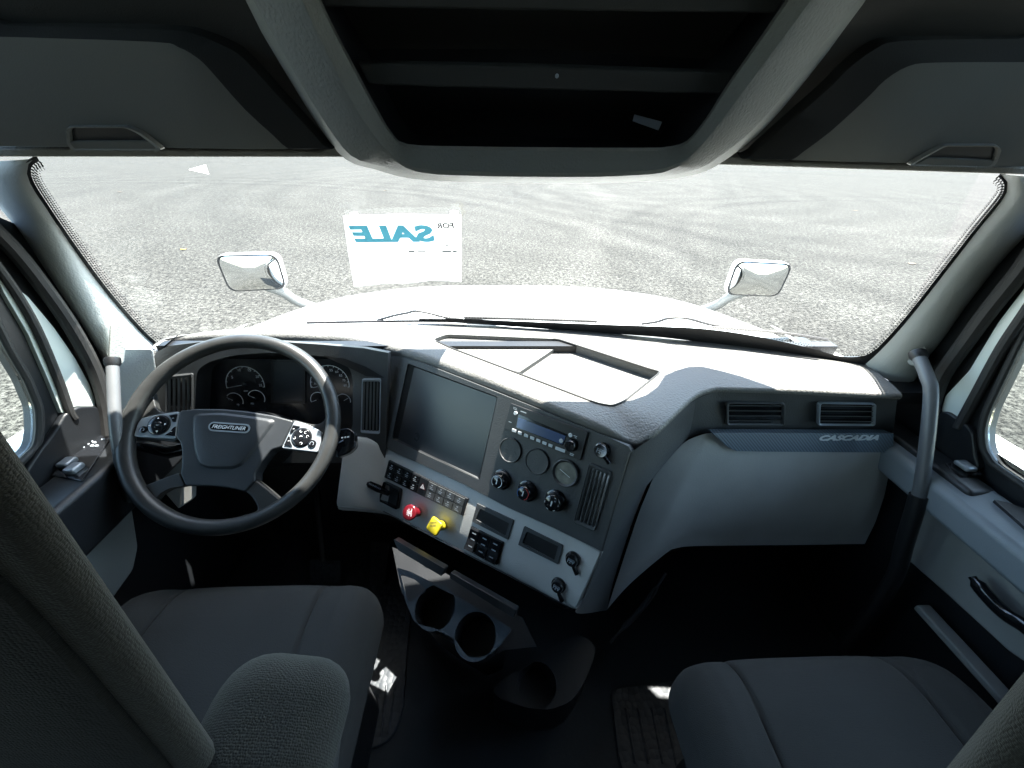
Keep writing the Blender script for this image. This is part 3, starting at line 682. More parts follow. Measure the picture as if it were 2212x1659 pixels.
def knob(cz, rz, label, prints, h=.024, big=.019):
    c = STK.hit(*Z1(*cz), h); c0 = c - STK.n * h
    kb = MB().lathe(c0, STK.n, [(.0235, 0), (.0235, .003), (.0205, .004), (.0185, .014), (big * .93, h - .004), (big * .86, h - .001), (big * .78, h), (0, h)], 36).build('control_knob', M['gloss'], dash, smooth=45)
    kb['label'] = label; KF = Frame(STK.n, c); mb = MB()
    for a0, a1, mi in prints: mb.mat(mi); arc_strip(mb, KF, A(0, 0), big * .80, a0, a1, .0012, .0006, 20)
    mb.mat(0); mb.add([KF.P(p, .0007) for p in ((-.0011, -.006), (.0011, -.006), (.0016, .004), (0, .0065), (-.0016, .004))], [(0, 1, 2, 3, 4)])
    mb.build('knob_marking', [M['white'], M['blue'], M['redp']], kb, smooth=0)
knob((1222, 1118), 48, 'fan knob with white ring', [(R(-60), R(240), 0)], big=.0175)
knob((1402, 1200), 50, 'temperature knob with blue and red ring', [(R(100), R(230), 1), (R(-60), R(80), 2)], big=.0175)
knob((1600, 1268), 66, 'airflow knob with white symbols', [(R(a), R(a + 18), 0) for a in (-60, 0, 60, 120, 180, 240)], big=.020)
def socket(fr, q, tail, off=.012):
    c = fr.hit(*q, off); t = fr.hit(*tail, .006)
    so_ = MB().lathe(c - fr.n * off, fr.n, [(.0165, 0), (.016, .006), (.0135, .008), (.013, off + .001), (.012, off + .003), (0, off + .0035)], 28)
    so_.tube([c - fr.n * .004, (c + t) / 2 + fr.n * .002, t], [.0055, .0045, .0055], 10, flat=.7)
    so_ = so_.build('power_socket', M['gloss'], dash, smooth=45)
    F2 = Frame(fr.n, c); mb = MB(); V, F = text_mesh('POWER')
    for ln_, yy in (('POWER', .0025), ('POINT', -.0010), ('12V', -.0045)):
        V, F = text_mesh(ln_); s_ = .0145 / V[:, 0].max(); mb.add([F2.P(A(p[0] * s_ - .0072, p[1] * s_ * .9 + yy - .0005), .0042) for p in V], F)
    mb.build('lettering', M['dim'], so_, smooth=0)
socket(STK, Z1(1942, 905), Z1(1998, 988))

# ---- light grey lower panel
LGT = Frame(STK.n, STK.o - STK.n * .005)
lg_top = [(832, 967), (910, 1002), (1004, 1046), (1097, 1095), (1191, 1137), (1285, 1183), (1297, 1191)]
lg_bot = [(832, 1104), (913, 1146), (1013, 1197), (1103, 1243), (1184, 1286), (1238, 1314), (1243, 1313)]
mb = MB()
T_ = [LGT.uv(*p) for p in lg_top]; B_ = [LGT.uv(*p) for p in lg_bot]
# left part swings round to face the driver squarely
def left_pts(px_list, z_off=0):
    return [CLU.hit(p[0], p[1], .03 + np.interp(p[0], [722, 770, 832], [.0, .0, .0])) for p in px_list]
TL3 = [CLU.hit(727, 985, .02), CLU.hit(748, 945, .02), CLU.hit(769, 944, .018), CLU.hit(800, 953, .012)]
BL3 = [CLU.hit(727, 1093, .05), CLU.hit(748, 1094, .05), CLU.hit(778, 1097, .04)]
topc = TL3[1:] + [LGT.P(p) for p in T_]; botc = [BL3[0], BL3[1], BL3[2]] + [LGT.P(p) for p in B_]
n_ = 40; tc_, bc_ = catmull(resample(topc, 20), 2), catmull(resample(botc, 20), 2)
rows = []
bulge = STK.n
for t, o in ((-.0, -.03), (0, -.003), (.015, .0), (.06, .0015), (.3, .003), (.7, .002), (.94, .001), (1.0, -.002), (1.01, -.006), (1.02, -.004), (1.06, -.008), (1.10, -.022), (1.13, -.045)):
    rows.append([a * (1 - t) + b * t + bulge * o for a, b in zip(tc_, bc_)])
mb.grid(rows); n2 = len(tc_)
# right end cap
ec = [r[-1] for r in rows]; eb = [p - STK.n * .04 + STK.u * -.0 for p in ec]
mb.grid([ec, [p + STK.u * .004 - STK.n * .004 for p in ec], [p + STK.u * .004 - STK.n * .05 for p in ec]])
lp = mb.build('lower_panel', M['light'], dash, smooth=35)
mb = MB().tube([LGT.P(p, .0025) for p in LGT.uvs([(826, 1102), (913, 1145), (1013, 1197), (1103, 1243), (1184, 1286), (1238, 1314)])], .0011, 6); mb.build('panel_seam', M['black'], lp)
# light piece left of the column
mb = MB().plate(CLU, CLU.uvs([(343, 975), (395, 985), (395, 1090), (385, 1100), (350, 1060)], .03), -.02, .03); mb.build('knee_panel', M['light'], dash, bevel=.004)
SW = .004
def sw_bank():
    Q = LGT.uvs([Z1(475, 968), Z1(1022, 1235), Z1(988, 1355), Z1(443, 1088)], .006)
    sb = MB().plate(LGT, rounded(Q, .002), -.002, .0065).build('switch_bank', M['black'], dash, bevel=.0012)
    def bil(u, v): return (Q[0] * (1 - u) + Q[1] * u) * (1 - v) + (Q[3] * (1 - u) + Q[2] * u) * v
    for r in range(2):
        for k in range(9):
            if k == 4: continue
            u0, u1 = .02 + k * .107, .02 + k * .107 + .1; v0, v1 = (.07, .48) if r == 0 else (.53, .94)
            q = [bil(u0, v0), bil(u1, v0), bil(u1, v1), bil(u0, v1)]; cc = sum(q) / 4
            b_ = MB().plate(LGT, q, .006, .0085).mat(1)
            e1, e2 = (q[1] - q[0]), (q[3] - q[0])
            for kk in range(2):
                a = cc + e1 * (-.26 + .05 * ((k * 3 + kk) % 3)) + e2 * (.02 + kk * .2); w_ = e1 * (.42 - .1 * ((k + kk + r) % 2)); h_ = e2 * .07
                b_.add([LGT.P(p, .009) for p in (a, a + w_, a + w_ + h_, a + h_)], [(0, 1, 2, 3)])
            a = cc - e1 * .12 - e2 * .3; b_.add([LGT.P(p, .009) for p in (a, a + e1 * .22, a + e1 * .16 + e2 * .14, a + e1 * .05 + e2 * .16)], [(0, 1, 2, 3)])
            b_.build('button', [M['gloss'] if k < 4 else M['fascia'], M['dim']], sb, smooth=0)
    q = [bil(.45, .05), bil(.55, .05), bil(.55, .95), bil(.45, .95)]; MB().plate(LGT, q, .006, .0082).build('button', M['black'], sb, smooth=0)
    c = bil(.5, .5); mb = MB()
    for k, (s_, mi) in enumerate(((.0125, 0), (.0088, 1), (.0048, 0), (.003, 1))):
        mb.mat(mi); mb.add([LGT.P(c + A(math.cos(a), math.sin(a)) * s_, .0086 + k * .0004) for a in (R(98), R(218), R(338))], [(0, 1, 2)])
    mb.build('hazard_button', [M['red'], M['white']], sb, smooth=0)
sw_bank()
for Qo, Qi in (([(935, 505), (1225, 640), (1180, 795), (895, 650)], [(960, 545), (1192, 665), (1160, 765), (925, 632)]), ([(1310, 688), (1618, 840), (1580, 992), (1262, 835)], [(1333, 727), (1582, 847), (1550, 960), (1296, 820)])):
    uo, ui = rounded(LGT.uvs([Z2(*k) for k in Qo], .005), .002), LGT.uvs([Z2(*k) for k in Qi], .005)
    s_ = MB().plate(LGT, uo, .0, .006, [rounded(ui, .0015)]).build('blanking_plate', M['fascia'], dash, bevel=.0008)
    MB().plate(LGT, ui, 0, .0032).build('recess', M['black'], s_, smooth=0)
Q = LGT.uvs([Z2(880, 690), Z2(1142, 820), Z2(1088, 1002), Z2(828, 862)], .008)
rb = MB().plate(LGT, rounded(Q, .002), -.002, .006).build('rocker_switches', M['black'], dash, bevel=.001)
for k in range(3):
    u0, u1 = .03 + k * .32, .03 + k * .32 + .30
    q = [(Q[0] * (1 - u) + Q[1] * u) * (1 - v) + (Q[3] * (1 - u) + Q[2] * u) * v for u, v in ((u0, .05), (u1, .05), (u1, .95), (u0, .95))]
    m1, m2 = (q[0] + q[3]) / 2, (q[1] + q[2]) / 2; e1, e2 = q[1] - q[0], q[3] - q[0]; b_ = MB()
    b_.add([LGT.P(q[0], .006), LGT.P(q[1], .006), LGT.P(q[2], .006), LGT.P(q[3], .006), LGT.P(q[0], .010), LGT.P(q[1], .010), LGT.P(q[2], .014), LGT.P(q[3], .014), LGT.P(m1, .0085), LGT.P(m2, .0085)],
           [(4, 5, 9, 8), (8, 9, 6, 7), (0, 1, 5, 4), (1, 2, 6, 9, 5), (2, 3, 7, 6), (3, 0, 4, 8, 7)])
    b_.mat(1)
    for v in (.12, .42, .75):
        a = q[0] + e1 * .3 + e2 * v; b_.add([LGT.P(p, np.interp(v, [0, .5, 1], [.0108, .0095, .0145])) for p in (a, a + e1 * .4, a + e1 * .4 + e2 * .05, a + e2 * .05)], [(0, 1, 2, 3)])
    b_.build('rocker', [M['gloss'], M['dim']], rb, smooth=0)
socket(LGT, Z2(1688, 962), Z2(1730, 1068)); socket(LGT, Z2(1572, 1172), Z2(1612, 1285))
# trailer brake lever
Q = rounded(LGT.uvs([Z2(185, 330), Z2(322, 398), Z2(292, 560), Z2(143, 485)], .012), .006)
tb = MB().plate(LGT, Q, -.002, .012, [rounded([A(0, 0) + sum(Q) / len(Q) + (p - sum(Q) / len(Q)) * .82 for p in Q], .004)]).build('trailer_brake', M['gloss'], dash, bevel=.002)
MB().plate(LGT, [sum(Q) / len(Q) + (p - sum(Q) / len(Q)) * .83 for p in Q], -.004, .003).build('recess', M['black'], tb, smooth=0)
pa, pb = LGT.hit(*Z2(55, 345), .04), LGT.hit(*Z2(235, 430), .008)
mb = MB().tube([pa, pa * .9 + pb * .1, pa * .5 + pb * .5, pa * .15 + pb * .85, pb], [.004, .011, .0125, .009, .008], 14, flat=.55, up=STK.n).mat(1)
LFm = Frame(STK.n, pa); L1, L2 = Z2(70, 352), Z2(165, 398); mb.text(LFm, 'TRLR BRAKE', L1, L2, .0085, h=.004); mb.build('brake_lever', [M['gloss'], M['dim']], tb)
# red and yellow air brake knobs
def airknob(face, base, sides, r, m, label, lines, hh=.04, ph=0):
    c = LGT.hit(*face, hh); c0 = LGT.hit(*base, .0); ax = unit(c - c0); F2 = Frame(ax, c)
    kb = MB(); kb.lathe(c0, ax, [(.012, -.004), (.0125, .01), (.010, .018), (.010, np.linalg.norm(c - c0) - .008)], 20)
    loop = lambda k, rr=.006: rounded([A(math.cos(2 * PI * i / sides + ph), math.sin(2 * PI * i / sides + ph)) * r * k for i in range(sides)], rr, 3)
    kb.grid([[F2.P(p, o) for p in loop(k)] for k, o in ((.55, -.012), (.95, -.008), (1.0, -.003), (.96, .0), (.86, .0015))], True)
    kb.add([F2.P(p, .0015) for p in loop(.86)], [tuple(range(len(loop(.86))))]); kb.add([F2.P(p, -.012) for p in loop(.55)], [tuple(range(len(loop(.55))))])
    kb = kb.build('air_brake_knob', m, dash, smooth=40); kb['label'] = label
    mb = MB(); yy = .0065
    for s_, w_, h_, tm, an in lines:
        V, F = text_mesh(s_); sc = w_ / V[:, 0].max(); ca, sa = math.cos(an), math.sin(an)
        for_ = [((p[0] * sc - w_ / 2), (p[1] * h_ / V[:, 1].max() + yy)) for p in V]
        mb.add([F2.P((x * ca - y * sa, x * sa + y * ca), .0022) for x, y in for_], F); yy -= h_ * 1.5
    mb.build('lettering', M['white'] if m is M['red'] else M['black'], kb, smooth=0)
airknob(Z2(392, 578), Z2(462, 575), 8, .0215, M['red'], 'red octagonal push knob', [('TRAILER', .020, .0026, 0, R(-70)), ('AIR', .009, .0026, 0, R(-70)), ('SUPPLY', .018, .0026, 0, R(-70)), ('PUSH', .012, .0022, 0, R(-70))], ph=R(22))
airknob(Z2(590, 688), Z2(662, 680), 4, .0255, M['yellow'], 'yellow square push knob', [('PARKING', .022, .0045, 0, R(30)), ('BRAKE', .018, .0045, 0, R(30))], ph=R(30 + 8))

# ---- right of the stack: fascia band with vents, glovebox
GLO = Frame((0, -1, .25), (.6, .715, -.50))
top3 = [STK.hit(1362, 978, -.002)] + [zp(*q, -.492) for q in [(1385, 962), (1423, 934), (1476, 884), (1504, 862), (1535, 850), (1566, 847), (1710, 851), (1854, 858), (1938, 863)]]
glo_edge_px = [(1312, 1318), (1322, 1270), (1345, 1195), (1375, 1105), (1412, 1018), (1445, 975), (1485, 948), (1540, 932), (1700, 932), (1930, 934)]
bot3 = [GLO.hit(*q, -.012) for q in glo_edge_px]
st_edge = [STK.hit(*q, -.004) for q in [(1362, 978), (1335, 1065), (1300, 1190), (1262, 1290), (1246, 1325)]] + [GLO.hit(1312, 1318, -.012)]
def coons(top_, bot_, left_, right_, nu=28, nv=12, fn=None):
    T, B, L, Rr = resample(catmull(top_, 4), nu), resample(catmull(bot_, 4), nu), resample(left_, nv), resample(right_, nv); rows = []
    for j in range(nv):
        v = j / (nv - 1); row = []
        for i in range(nu):
            u = i / (nu - 1)
            p = (1 - v) * T[i] + v * B[i] + (1 - u) * L[j] + u * Rr[j] - ((1 - u) * (1 - v) * T[0] + u * (1 - v) * T[-1] + (1 - u) * v * B[0] + u * v * B[-1])
            row.append(fn(p, u, v) if fn else p)
        rows.append(row)
    return rows
TA, TB = top3[:5], top3[4:]
L_, R_ = resample(catmull(st_edge, 6), 30), resample(catmull([top3[4]] + [GLO.hit(*q, -.012) for q in [(1485, 948), (1445, 975), (1412, 1018), (1375, 1105), (1345, 1195), (1322, 1270), (1312, 1318)]], 6), 30)
TAr = resample(catmull(TA, 4), 16); rw_ = []
for j in range(30):
    v = j / 29; fade = (1 - v) ** 6
    rw_.append([L_[j] * (1 - i / 15) + R_[j] * (i / 15) + (TAr[i] - (TAr[0] * (1 - i / 15) + TAr[15] * (i / 15))) * fade for i in range(16)])
mb = MB().grid(rw_); B2 = [GLO.hit(*q, -.012) for q in [(1485, 948), (1540, 932), (1700, 932), (1930, 934)]]
t1, t2 = resample(catmull(TB, 4), 30), resample(catmull(B2, 4), 30)
mb.grid([[a * (1 - k) + b * k for a, b in zip(t1, t2)] for k in (0, .5, 1)]); vf = mb.build('vent_fascia', M['fascia'], dash, smooth=60)
# glovebox
gt = [GLO.hit(*q, .0) for q in [(1487, 950), (1510, 940), (1540, 934), (1650, 934), (1800, 934), (1930, 935)]]
gb = [GLO.hit(*q, .0) for q in [(1312, 1316), (1360, 1262), (1440, 1194), (1462, 1184), (1490, 1180), (1600, 1178), (1750, 1177), (1868, 1175)]]
gl_ = [GLO.hit(*q, .0) for q in [(1487, 950), (1448, 976), (1416, 1018), (1380, 1105), (1350, 1195), (1326, 1270), (1312, 1316)]]
gr_ = [GLO.hit(*q, .0) for q in [(1930, 935), (1924, 1000), (1910, 1070), (1890, 1130), (1868, 1175)]]
rows = coons(gt, gb, gl_, gr_, 50, 24, lambda p, u, v: p + GLO.n * (.022 * math.sin(PI * min(1, v * 1.1 + .02)) ** .6 * min(1, u * 6 + .1) * min(1, (1 - u) * 14 + .05)))
MB().grid(rows).build('glovebox_lid', M['light'], dash, smooth=60)
MB().plate(GLO, rounded(GLO.uvs([(1538, 935), (1929, 936), (1928, 977), (1650, 975), (1590, 974), (1572, 966)], .022), .004), .0, .024).build('trim_strip', M['bluetrim'], dash, bevel=.003)
BF = Frame(GLO.n, GLO.P((0, 0), .0245))
bd = MB().text(BF, 'CASCADIA', (1769, 952), (1896, 951), .001, shear=.35, bold=.035, h=.0145)
bdo = bd.build('badge', M['chrome'], dash, smooth=0); sm_ = bdo.modifiers.new('s', 'SOLIDIFY'); sm_.thickness = .002; sm_.offset = 0
VF2 = Frame((0, -1, .03), (.6, .707, -.53))
vent(VF2, [Z3(806, 642), Z3(1162, 645), Z3(1160, 778), Z3(806, 775)], 'air_vent', dash, False, 4, 'fascia', off0=.004, r=.007, rimw=.1)
vent(Frame((-.1, -1, .03), (.76, .692, -.53)), [Z3(1362, 645), Z3(1710, 648), Z3(1703, 782), Z3(1356, 778)], 'air_vent', dash, False, 4, 'silver', off0=.005, r=.007, rimw=.09)
# dark body behind and below, closing the dash
mb = MB()
end = [(1938, 863), (1930, 934), (1905, 1080), (1868, 1178)]
e3 = [zp(1938, 863, -.492)] + [GLO.hit(*q, -.012) for q in end[1:]]
mb.grid([e3, [p + A(.0, .25, 0) for p in e3]])
ls = [CLU.hit(338, 760), CLU.hit(322, 790), CLU.hit(326, 1000)]; mb.grid([ls, [p + A(-.02, .12, 0) for p in ls]])
mb.box(-.985, .92, .93, .96, -1.3, -.478)
mb.box(.84, 1.03, .72, .905, -.53, -.497); mb.box(-1.03, -.885, .875, .95, -1.25, -.52)
mb.build('dash_body', M['black'], dash, smooth=0)
mb = MB(); a3 = [STK.hit(*q, -.004) for q in [(1300, 1190), (1262, 1290), (1246, 1325)]]
u_ = [LGT.P(p, -.03) for p in LGT.uvs([(760, 1096), (832, 1104), (1013, 1197), (1184, 1286), (1243, 1330)])]
mb.grid([u_, [p + A(0, .03, -.05) for p in u_], [p + A(.0, .12, -.25) for p in u_], [A(p[0], p[1] + .3, -1.31) for p in u_]])
b3 = [GLO.hit(*q, -.015) for q in [(1312, 1318), (1440, 1195), (1490, 1181), (1868, 1177)]]
mb.grid([b3, [p + A(0, .05, -.03) for p in b3], [A(p[0], .9, p[2] - .06) for p in b3]])
mb.grid([[u_[-1], u_[-1] + A(0, .12, -.25), A(u_[-1][0], u_[-1][1] + .3, -1.31)], [b3[0], b3[0] + A(0, .08, -.1), A(b3[0][0], b3[0][1] + .2, -1.31)]])
mb.build('under_panel', M['black'], dash, smooth=50)
# curved pipe trim below the glovebox
pp = [yp(*q, yy) for q, yy in zip([(1318, 1388), (1350, 1352), (1385, 1315), (1415, 1275), (1438, 1238)], (.50, .53, .56, .59, .62))]
MB().tube(catmull(pp, 4), [.004] * 4 + [.008] * 9 + [.004] * 4, 10).build('lower_edge_trim', M['fascia'], dash)

# ================================================================ CENTRE CONSOLE WITH CUP HOLDERS
cc = thing('cup_holder_console', 'dark console with silver double cup holder under the switch panel', 'console', (-.1, .45, -1.3))
CU = Frame((-.12, -.28, 1), (-.15, .415, -.85))
Z6 = lambda x, y: (691.3 + .3906 * x, 1123.3 + .3906 * y)
c1, c2 = CU.uv(*Z6(635, 482)), CU.uv(*Z6(857, 640)); rr = .0435
rr1 = abs(CU.uv(*Z6(747, 482))[0] - c1[0]); rr2 = abs(CU.uv(*Z6(973, 640))[0] - c2[0])
outl = [(424, 262), (500, 285), (620, 345), (800, 445), (960, 540), (1060, 600), (1000, 690), (940, 742), (880, 762), (815, 756), (742, 656), (645, 602), (532, 572), (505, 530), (470, 440), (445, 350)]
slot = rounded(CU.uvs([Z6(445, 300), Z6(520, 325), Z6(590, 385), Z6(520, 440), Z6(492, 455), Z6(470, 400)]), .006)
mb = MB().plate(CU, rounded(CU.uvs([Z6(*q) for q in outl]), .006), -.006, 0, [circ(c1, rr1, 40), circ(c2, rr2, 40), slot])
mb.build('cup_holder_rim', M['silver2'] if 'silver2' in M else mat('satin_plastic', (.10, .125, .15), .2, metal=.6, vary=.1), cc, bevel=.0015)
for c, r_ in ((c1, rr1), (c2, rr2)):
    MB().lathe(CU.P(c, -.07), CU.n, [(0, 0), (r_ * .9, 0), (r_ * .97, .01), (r_ * 1.0, .066)], 36).build('cup_well', M['black'], cc)
mb = MB()
ptop = [CU.hit(*Z6(*q), -.07) for q in [(400, 150), (560, 210), (800, 360), (1120, 540), (1200, 700)]]
p2 = [CU.hit(*Z6(*q), -.075) for q in [(450, 400), (560, 560), (730, 680), (900, 780), (1020, 720)]]
mb.grid([ptop, p2, [A(p[0], p[1] + .10, -1.31) for p in p2]])
mb.build('console_body', M['black'], cc, smooth=60)
# drawer fronts between panel and cup holders
dr = Frame((-.3, -.72, .62), CU.hit(*Z6(700, 330), .045))
for q, nm in (([(405, 105), (690, 270), (672, 312), (432, 168)], 'drawer'), ([(722, 290), (1090, 500), (1070, 545), (715, 322)], 'drawer')):
    MB().plate(dr, rounded(dr.uvs([Z6(*k) for k in q]), .003), -.02, .0).build(nm, M['black'], cc, bevel=.002)
# low tray with single cup well further back
mb = MB(); TZ = -1.13
oc = [(1140, 1440), (1085, 1465), (1062, 1490), (1080, 1510), (1140, 1530), (1190, 1534), (1235, 1515), (1265, 1470), (1290, 1400), (1260, 1370), (1180, 1400)]
TF = Frame((0, -.05, 1), zp(1170, 1470, TZ)); lc_ = TF.uv(1160, 1478)
mb.plate(TF, rounded(TF.uvs(oc), .02), -.19, 0, [circ(lc_, .048, 32)]); mb.build('floor_tray', M['black'], cc, bevel=.006)
MB().lathe(TF.P(lc_, -.05), TF.n, [(0, 0), (.044, 0), (.048, .049)], 32).build('cup_well', M['black'], cc)

# ================================================================ STEERING COLUMN AND WHEEL
WN, WC = unit(A(.107, -.655, .748)), A(-.676, .693, -.571)
WF = Frame(WN, WC)
colm = thing('steering_column', 'black steering column shroud with stalks behind the wheel', 'steering column', tuple(WC - WN * .15))
ax = -WN
MB().lathe(WC + ax * .30, WN, [(0, 0), (.07, 0), (.072, .1), (.06, .2), (.045, .245), (0, .25)], 28).build('shroud', M['black'], colm, smooth=50)
pR = [WC + ax * .085, WF.hit(*Z5(1720, 950), -.06), WF.hit(*Z5(1860, 880), -.055)]
MB().tube(pR, [.010, .012, .014], 12).build('stalk', M['gloss'], colm)
kf = Frame(WN, WF.hit(*Z5(1860, 880), -.045))
mb = MB().plate(kf, rounded(kf.uvs([Z5(1790, 780), Z5(1880, 765), Z5(1925, 800), Z5(1932, 910), Z5(1880, 960), Z5(1780, 1000)]), .007), -.03, 0).build('shift_knob', M['gloss'], colm, bevel=.005)
mk = MB()
for i in range(3): mk.plate(kf, kf.uvs([Z5(1823 + i * 22, 838 - i * 3), Z5(1838 + i * 22, 836 - i * 3), Z5(1837 + i * 22, 846 - i * 3), Z5(1822 + i * 22, 848 - i * 3)]), 0, .0008)
mk.build('marking', M['white'], mb, smooth=0)
pL = [WC + ax * .085, WF.hit(*Z5(500, 950), -.05), WF.hit(*Z5(270, 900), -.045)]
MB().tube(pL, [.014, .016, .012], 12).build('stalk', M['gloss'], colm)

whl = thing('steering_wheel', 'black four-spoke steering wheel with silver button pods', 'steering wheel', tuple(WC))
RM, rt_ = .2175, .0170
mb = MB(); rows = []
for i in range(96):
    a = 2 * PI * i / 96; d = WF.u * math.cos(a) + WF.w * math.sin(a)
    rows.append([WC + d * (RM + rt_ * math.cos(2 * PI * k / 20)) + WN * rt_ * 1.0 * math.sin(2 * PI * k / 20) for k in range(20)])
rows.append(rows[0]); mb.grid(rows, True).build('rim', M['leather'], whl, smooth=80)
W = lambda pts, o=0: WF.uvs([Z5(*p) for p in pts], o)
def spoke(pts, o0, o1, nm='spoke', m='leather', bev=.006, r=.008):
    return MB().plate(WF, rounded(W(pts, o1), r), o0, o1).build(nm, M[m], whl, bevel=bev, bseg=3)
spoke([(135, 620), (250, 560), (370, 480), (384, 560), (400, 620), (440, 648), (580, 638), (560, 880), (400, 860), (220, 870), (150, 840), (120, 740)], -.022, -.006)
spoke([(1715, 560), (1780, 620), (1800, 800), (1760, 930), (1690, 1010), (1640, 960), (1370, 935), (1440, 700), (1600, 742), (1665, 735), (1700, 700)], -.022, -.006)
spoke([(575, 1108), (625, 1215), (500, 1235), (420, 1280), (360, 1370), (290, 1330), (235, 1235), (310, 1212), (440, 1160)], -.020, .0)
spoke([(1160, 1160), (1260, 1235), (1375, 1335), (1330, 1400), (1170, 1440), (1172, 1370), (1130, 1300), (1070, 1250)], -.020, .002)
hubp = [(578, 632), (700, 620), (900, 620), (1100, 638), (1300, 670), (1455, 712), (1362, 915), (1285, 938), (1210, 1030), (1158, 1115), (1162, 1168), (1080, 1258), (960, 1232), (850, 1218), (622, 1214), (578, 1112), (592, 1060), (592, 940), (578, 875), (550, 845), (562, 740)]
MB().plate(WF, rounded(W(hubp, .008), .006), -.03, .008).build('hub', M['hub'], whl, bevel=.007, bseg=3)
pad = [(690, 668), (685, 800), (700, 950), (735, 1040), (800, 1068), (985, 1072), (1050, 1045), (1120, 960), (1300, 715), (1150, 690), (900, 660)]
pu = rounded(W(pad, .012), .012, 5); pc = sum(pu) / len(pu)
mb = MB().grid([[WF.P(pc + (p - pc) * k, o) for p in pu] for k, o in ((1.07, .0075), (1.02, .0095), (.99, .0122), (.94, .0128), (.6, .0135))], True)
mb.add([WF.P(pc + (p - pc) * .6, .0135) for p in pu], [tuple(range(len(pu)))]); mb.build('airbag_cover', M['hub'], whl, smooth=60)
EF = Frame(WN, WF.P((0, 0), .0135))
# oval badge
ec_ = EF.uv(*Z5(965, 765)); e1 = unit(EF.uv(*Z5(1120, 775)) - EF.uv(*Z5(810, 752))); e2 = A(-e1[1], e1[0]); Lw = np.linalg.norm(EF.uv(*Z5(1122, 775)) - EF.uv(*Z5(805, 752))) / 2; Hh = Lw * .245
def stad(k): 
    out = []
    for i in range(28):
        a = 2 * PI * i / 28; sx = Lw - Hh; x = math.cos(a) * Hh * k + (sx if math.cos(a) > 0 else -sx); out.append(ec_ + e1 * x + e2 * math.sin(a) * Hh * k)
    return out
mb = MB().plate(EF, stad(1), -.002, .002); mb.mat(1).plate(EF, stad(.68), .002, .0026)
em = mb.build('emblem', [M['silver'], M['gloss']], whl, bevel=.0006)
a, b_ = EF.P(ec_ - e1 * Lw * .80 - e2 * Hh * .36, 0), EF.P(ec_ + e1 * Lw * .80 - e2 * Hh * .36, 0)
V, F = text_mesh('FREIGHTLINER', .3, .01); sx_ = Lw * 1.6 / V[:, 0].max(); sy_ = Hh * .78 / V[:, 1].max()
MB().add([EF.P(ec_ - e1 * Lw * .80 + e1 * p[0] * sx_ - e2 * Hh * .39 + e2 * p[1] * sy_, .0032) for p in V], F).build('lettering', M['chrome'], em, smooth=0)
def pod(outer, dc, dr, sc, sr, keys, tri, lab, nm='control_pod'):
    p = MB().plate(WF, rounded(W(outer, .006), .005), -.012, .006).build(nm, M['silver'], whl, bevel=.002, bseg=3); p['label'] = lab
    c = WF.uv(*Z5(*dc), .008); r = abs(WF.uv(*Z5(dc[0] + dr, dc[1]), .008)[0] - c[0])
    MB().lathe(WF.P(c, .006), WN, [(r * 1.06, 0), (r * 1.05, .0012), (r * .97, .0014)], 32).build('dial_ring', M['black'], p)
    k = MB().lathe(WF.P(c, .006), WN, [(r * .96, 0), (r * .95, .003), (r * .86, .0042), (r * .35, .0036), (r * .3, .0046), (0, .0046)], 32).mat(1)
    for an in ((0, 90, 180, 270) if tri else (45, 90, 180, 0, 270)):
        d = A(math.cos(R(an)), math.sin(R(an))); e = A(-d[1], d[0]); q = c + d * r * .66
        if tri: k.add([WF.P(q + d * .003, .0108), WF.P(q + e * .0026 - d * .001, .0108), WF.P(q - e * .0026 - d * .001, .0108)], [(0, 1, 2)])
        else: arc_strip(k, WF, q, .003, R(an), R(an + 250), .0008, .0108, 10)
    if tri: V, F = text_mesh('OK'); s_ = .0062 / V[:, 0].max(); k.add([WF.P(c + A(p_[0] * s_ - .003, p_[1] * s_ - .002), .0112) for p_ in V], F)
    else: arc_strip(k, WF, c, .0038, R(20), R(160), .0014, .0112, 10)
    k.build('direction_pad', [M['gloss'], M['white']], p, smooth=40)
    c = WF.uv(*Z5(*sc), .008); r = abs(WF.uv(*Z5(sc[0] + sr, sc[1]), .008)[0] - c[0])
    k = MB().lathe(WF.P(c, .006), WN, [(r, 0), (r * .96, .003), (r * .8, .0036), (0, .0036)], 20).mat(1); arc_strip(k, WF, c, r * .5, R(-60), R(200), .0008, .0104, 14); k.build('button', [M['gloss'], M['dim']], p, smooth=40)
    for q in keys:
        k = MB().plate(WF, rounded(W(q, .008), .001), .005, .0085).mat(1); u = W(q, .008); cq = sum(u) / len(u)
        k.add([WF.P(cq + A(*o_), .0089) for o_ in ((-.002, .0), (.002, .0), (.002, .0009), (-.002, .0009))], [(0, 1, 2, 3)]); k.build('button', [M['gloss'], M['white']], p, smooth=0)
pod([(255, 735), (285, 692), (420, 662), (576, 640), (548, 853), (225, 834)], (418, 745), 84, (300, 780), 31,
    [[(500, 672), (562, 660), (548, 722), (528, 722), (518, 696)], [(548, 756), (541, 830), (465, 824), (505, 800), (528, 770)]], True, 'left silver button pod with arrow pad')
pod([(1462, 712), (1545, 735), (1618, 765), (1672, 802), (1662, 880), (1642, 955), (1362, 922)], (1516, 840), 76, (1598, 888), 32,
    [[(1452, 745), (1505, 756), (1468, 772), (1440, 806), (1425, 803)], [(1415, 832), (1426, 834), (1428, 870), (1445, 908), (1382, 900)]], False, 'right silver button pod with round dial')

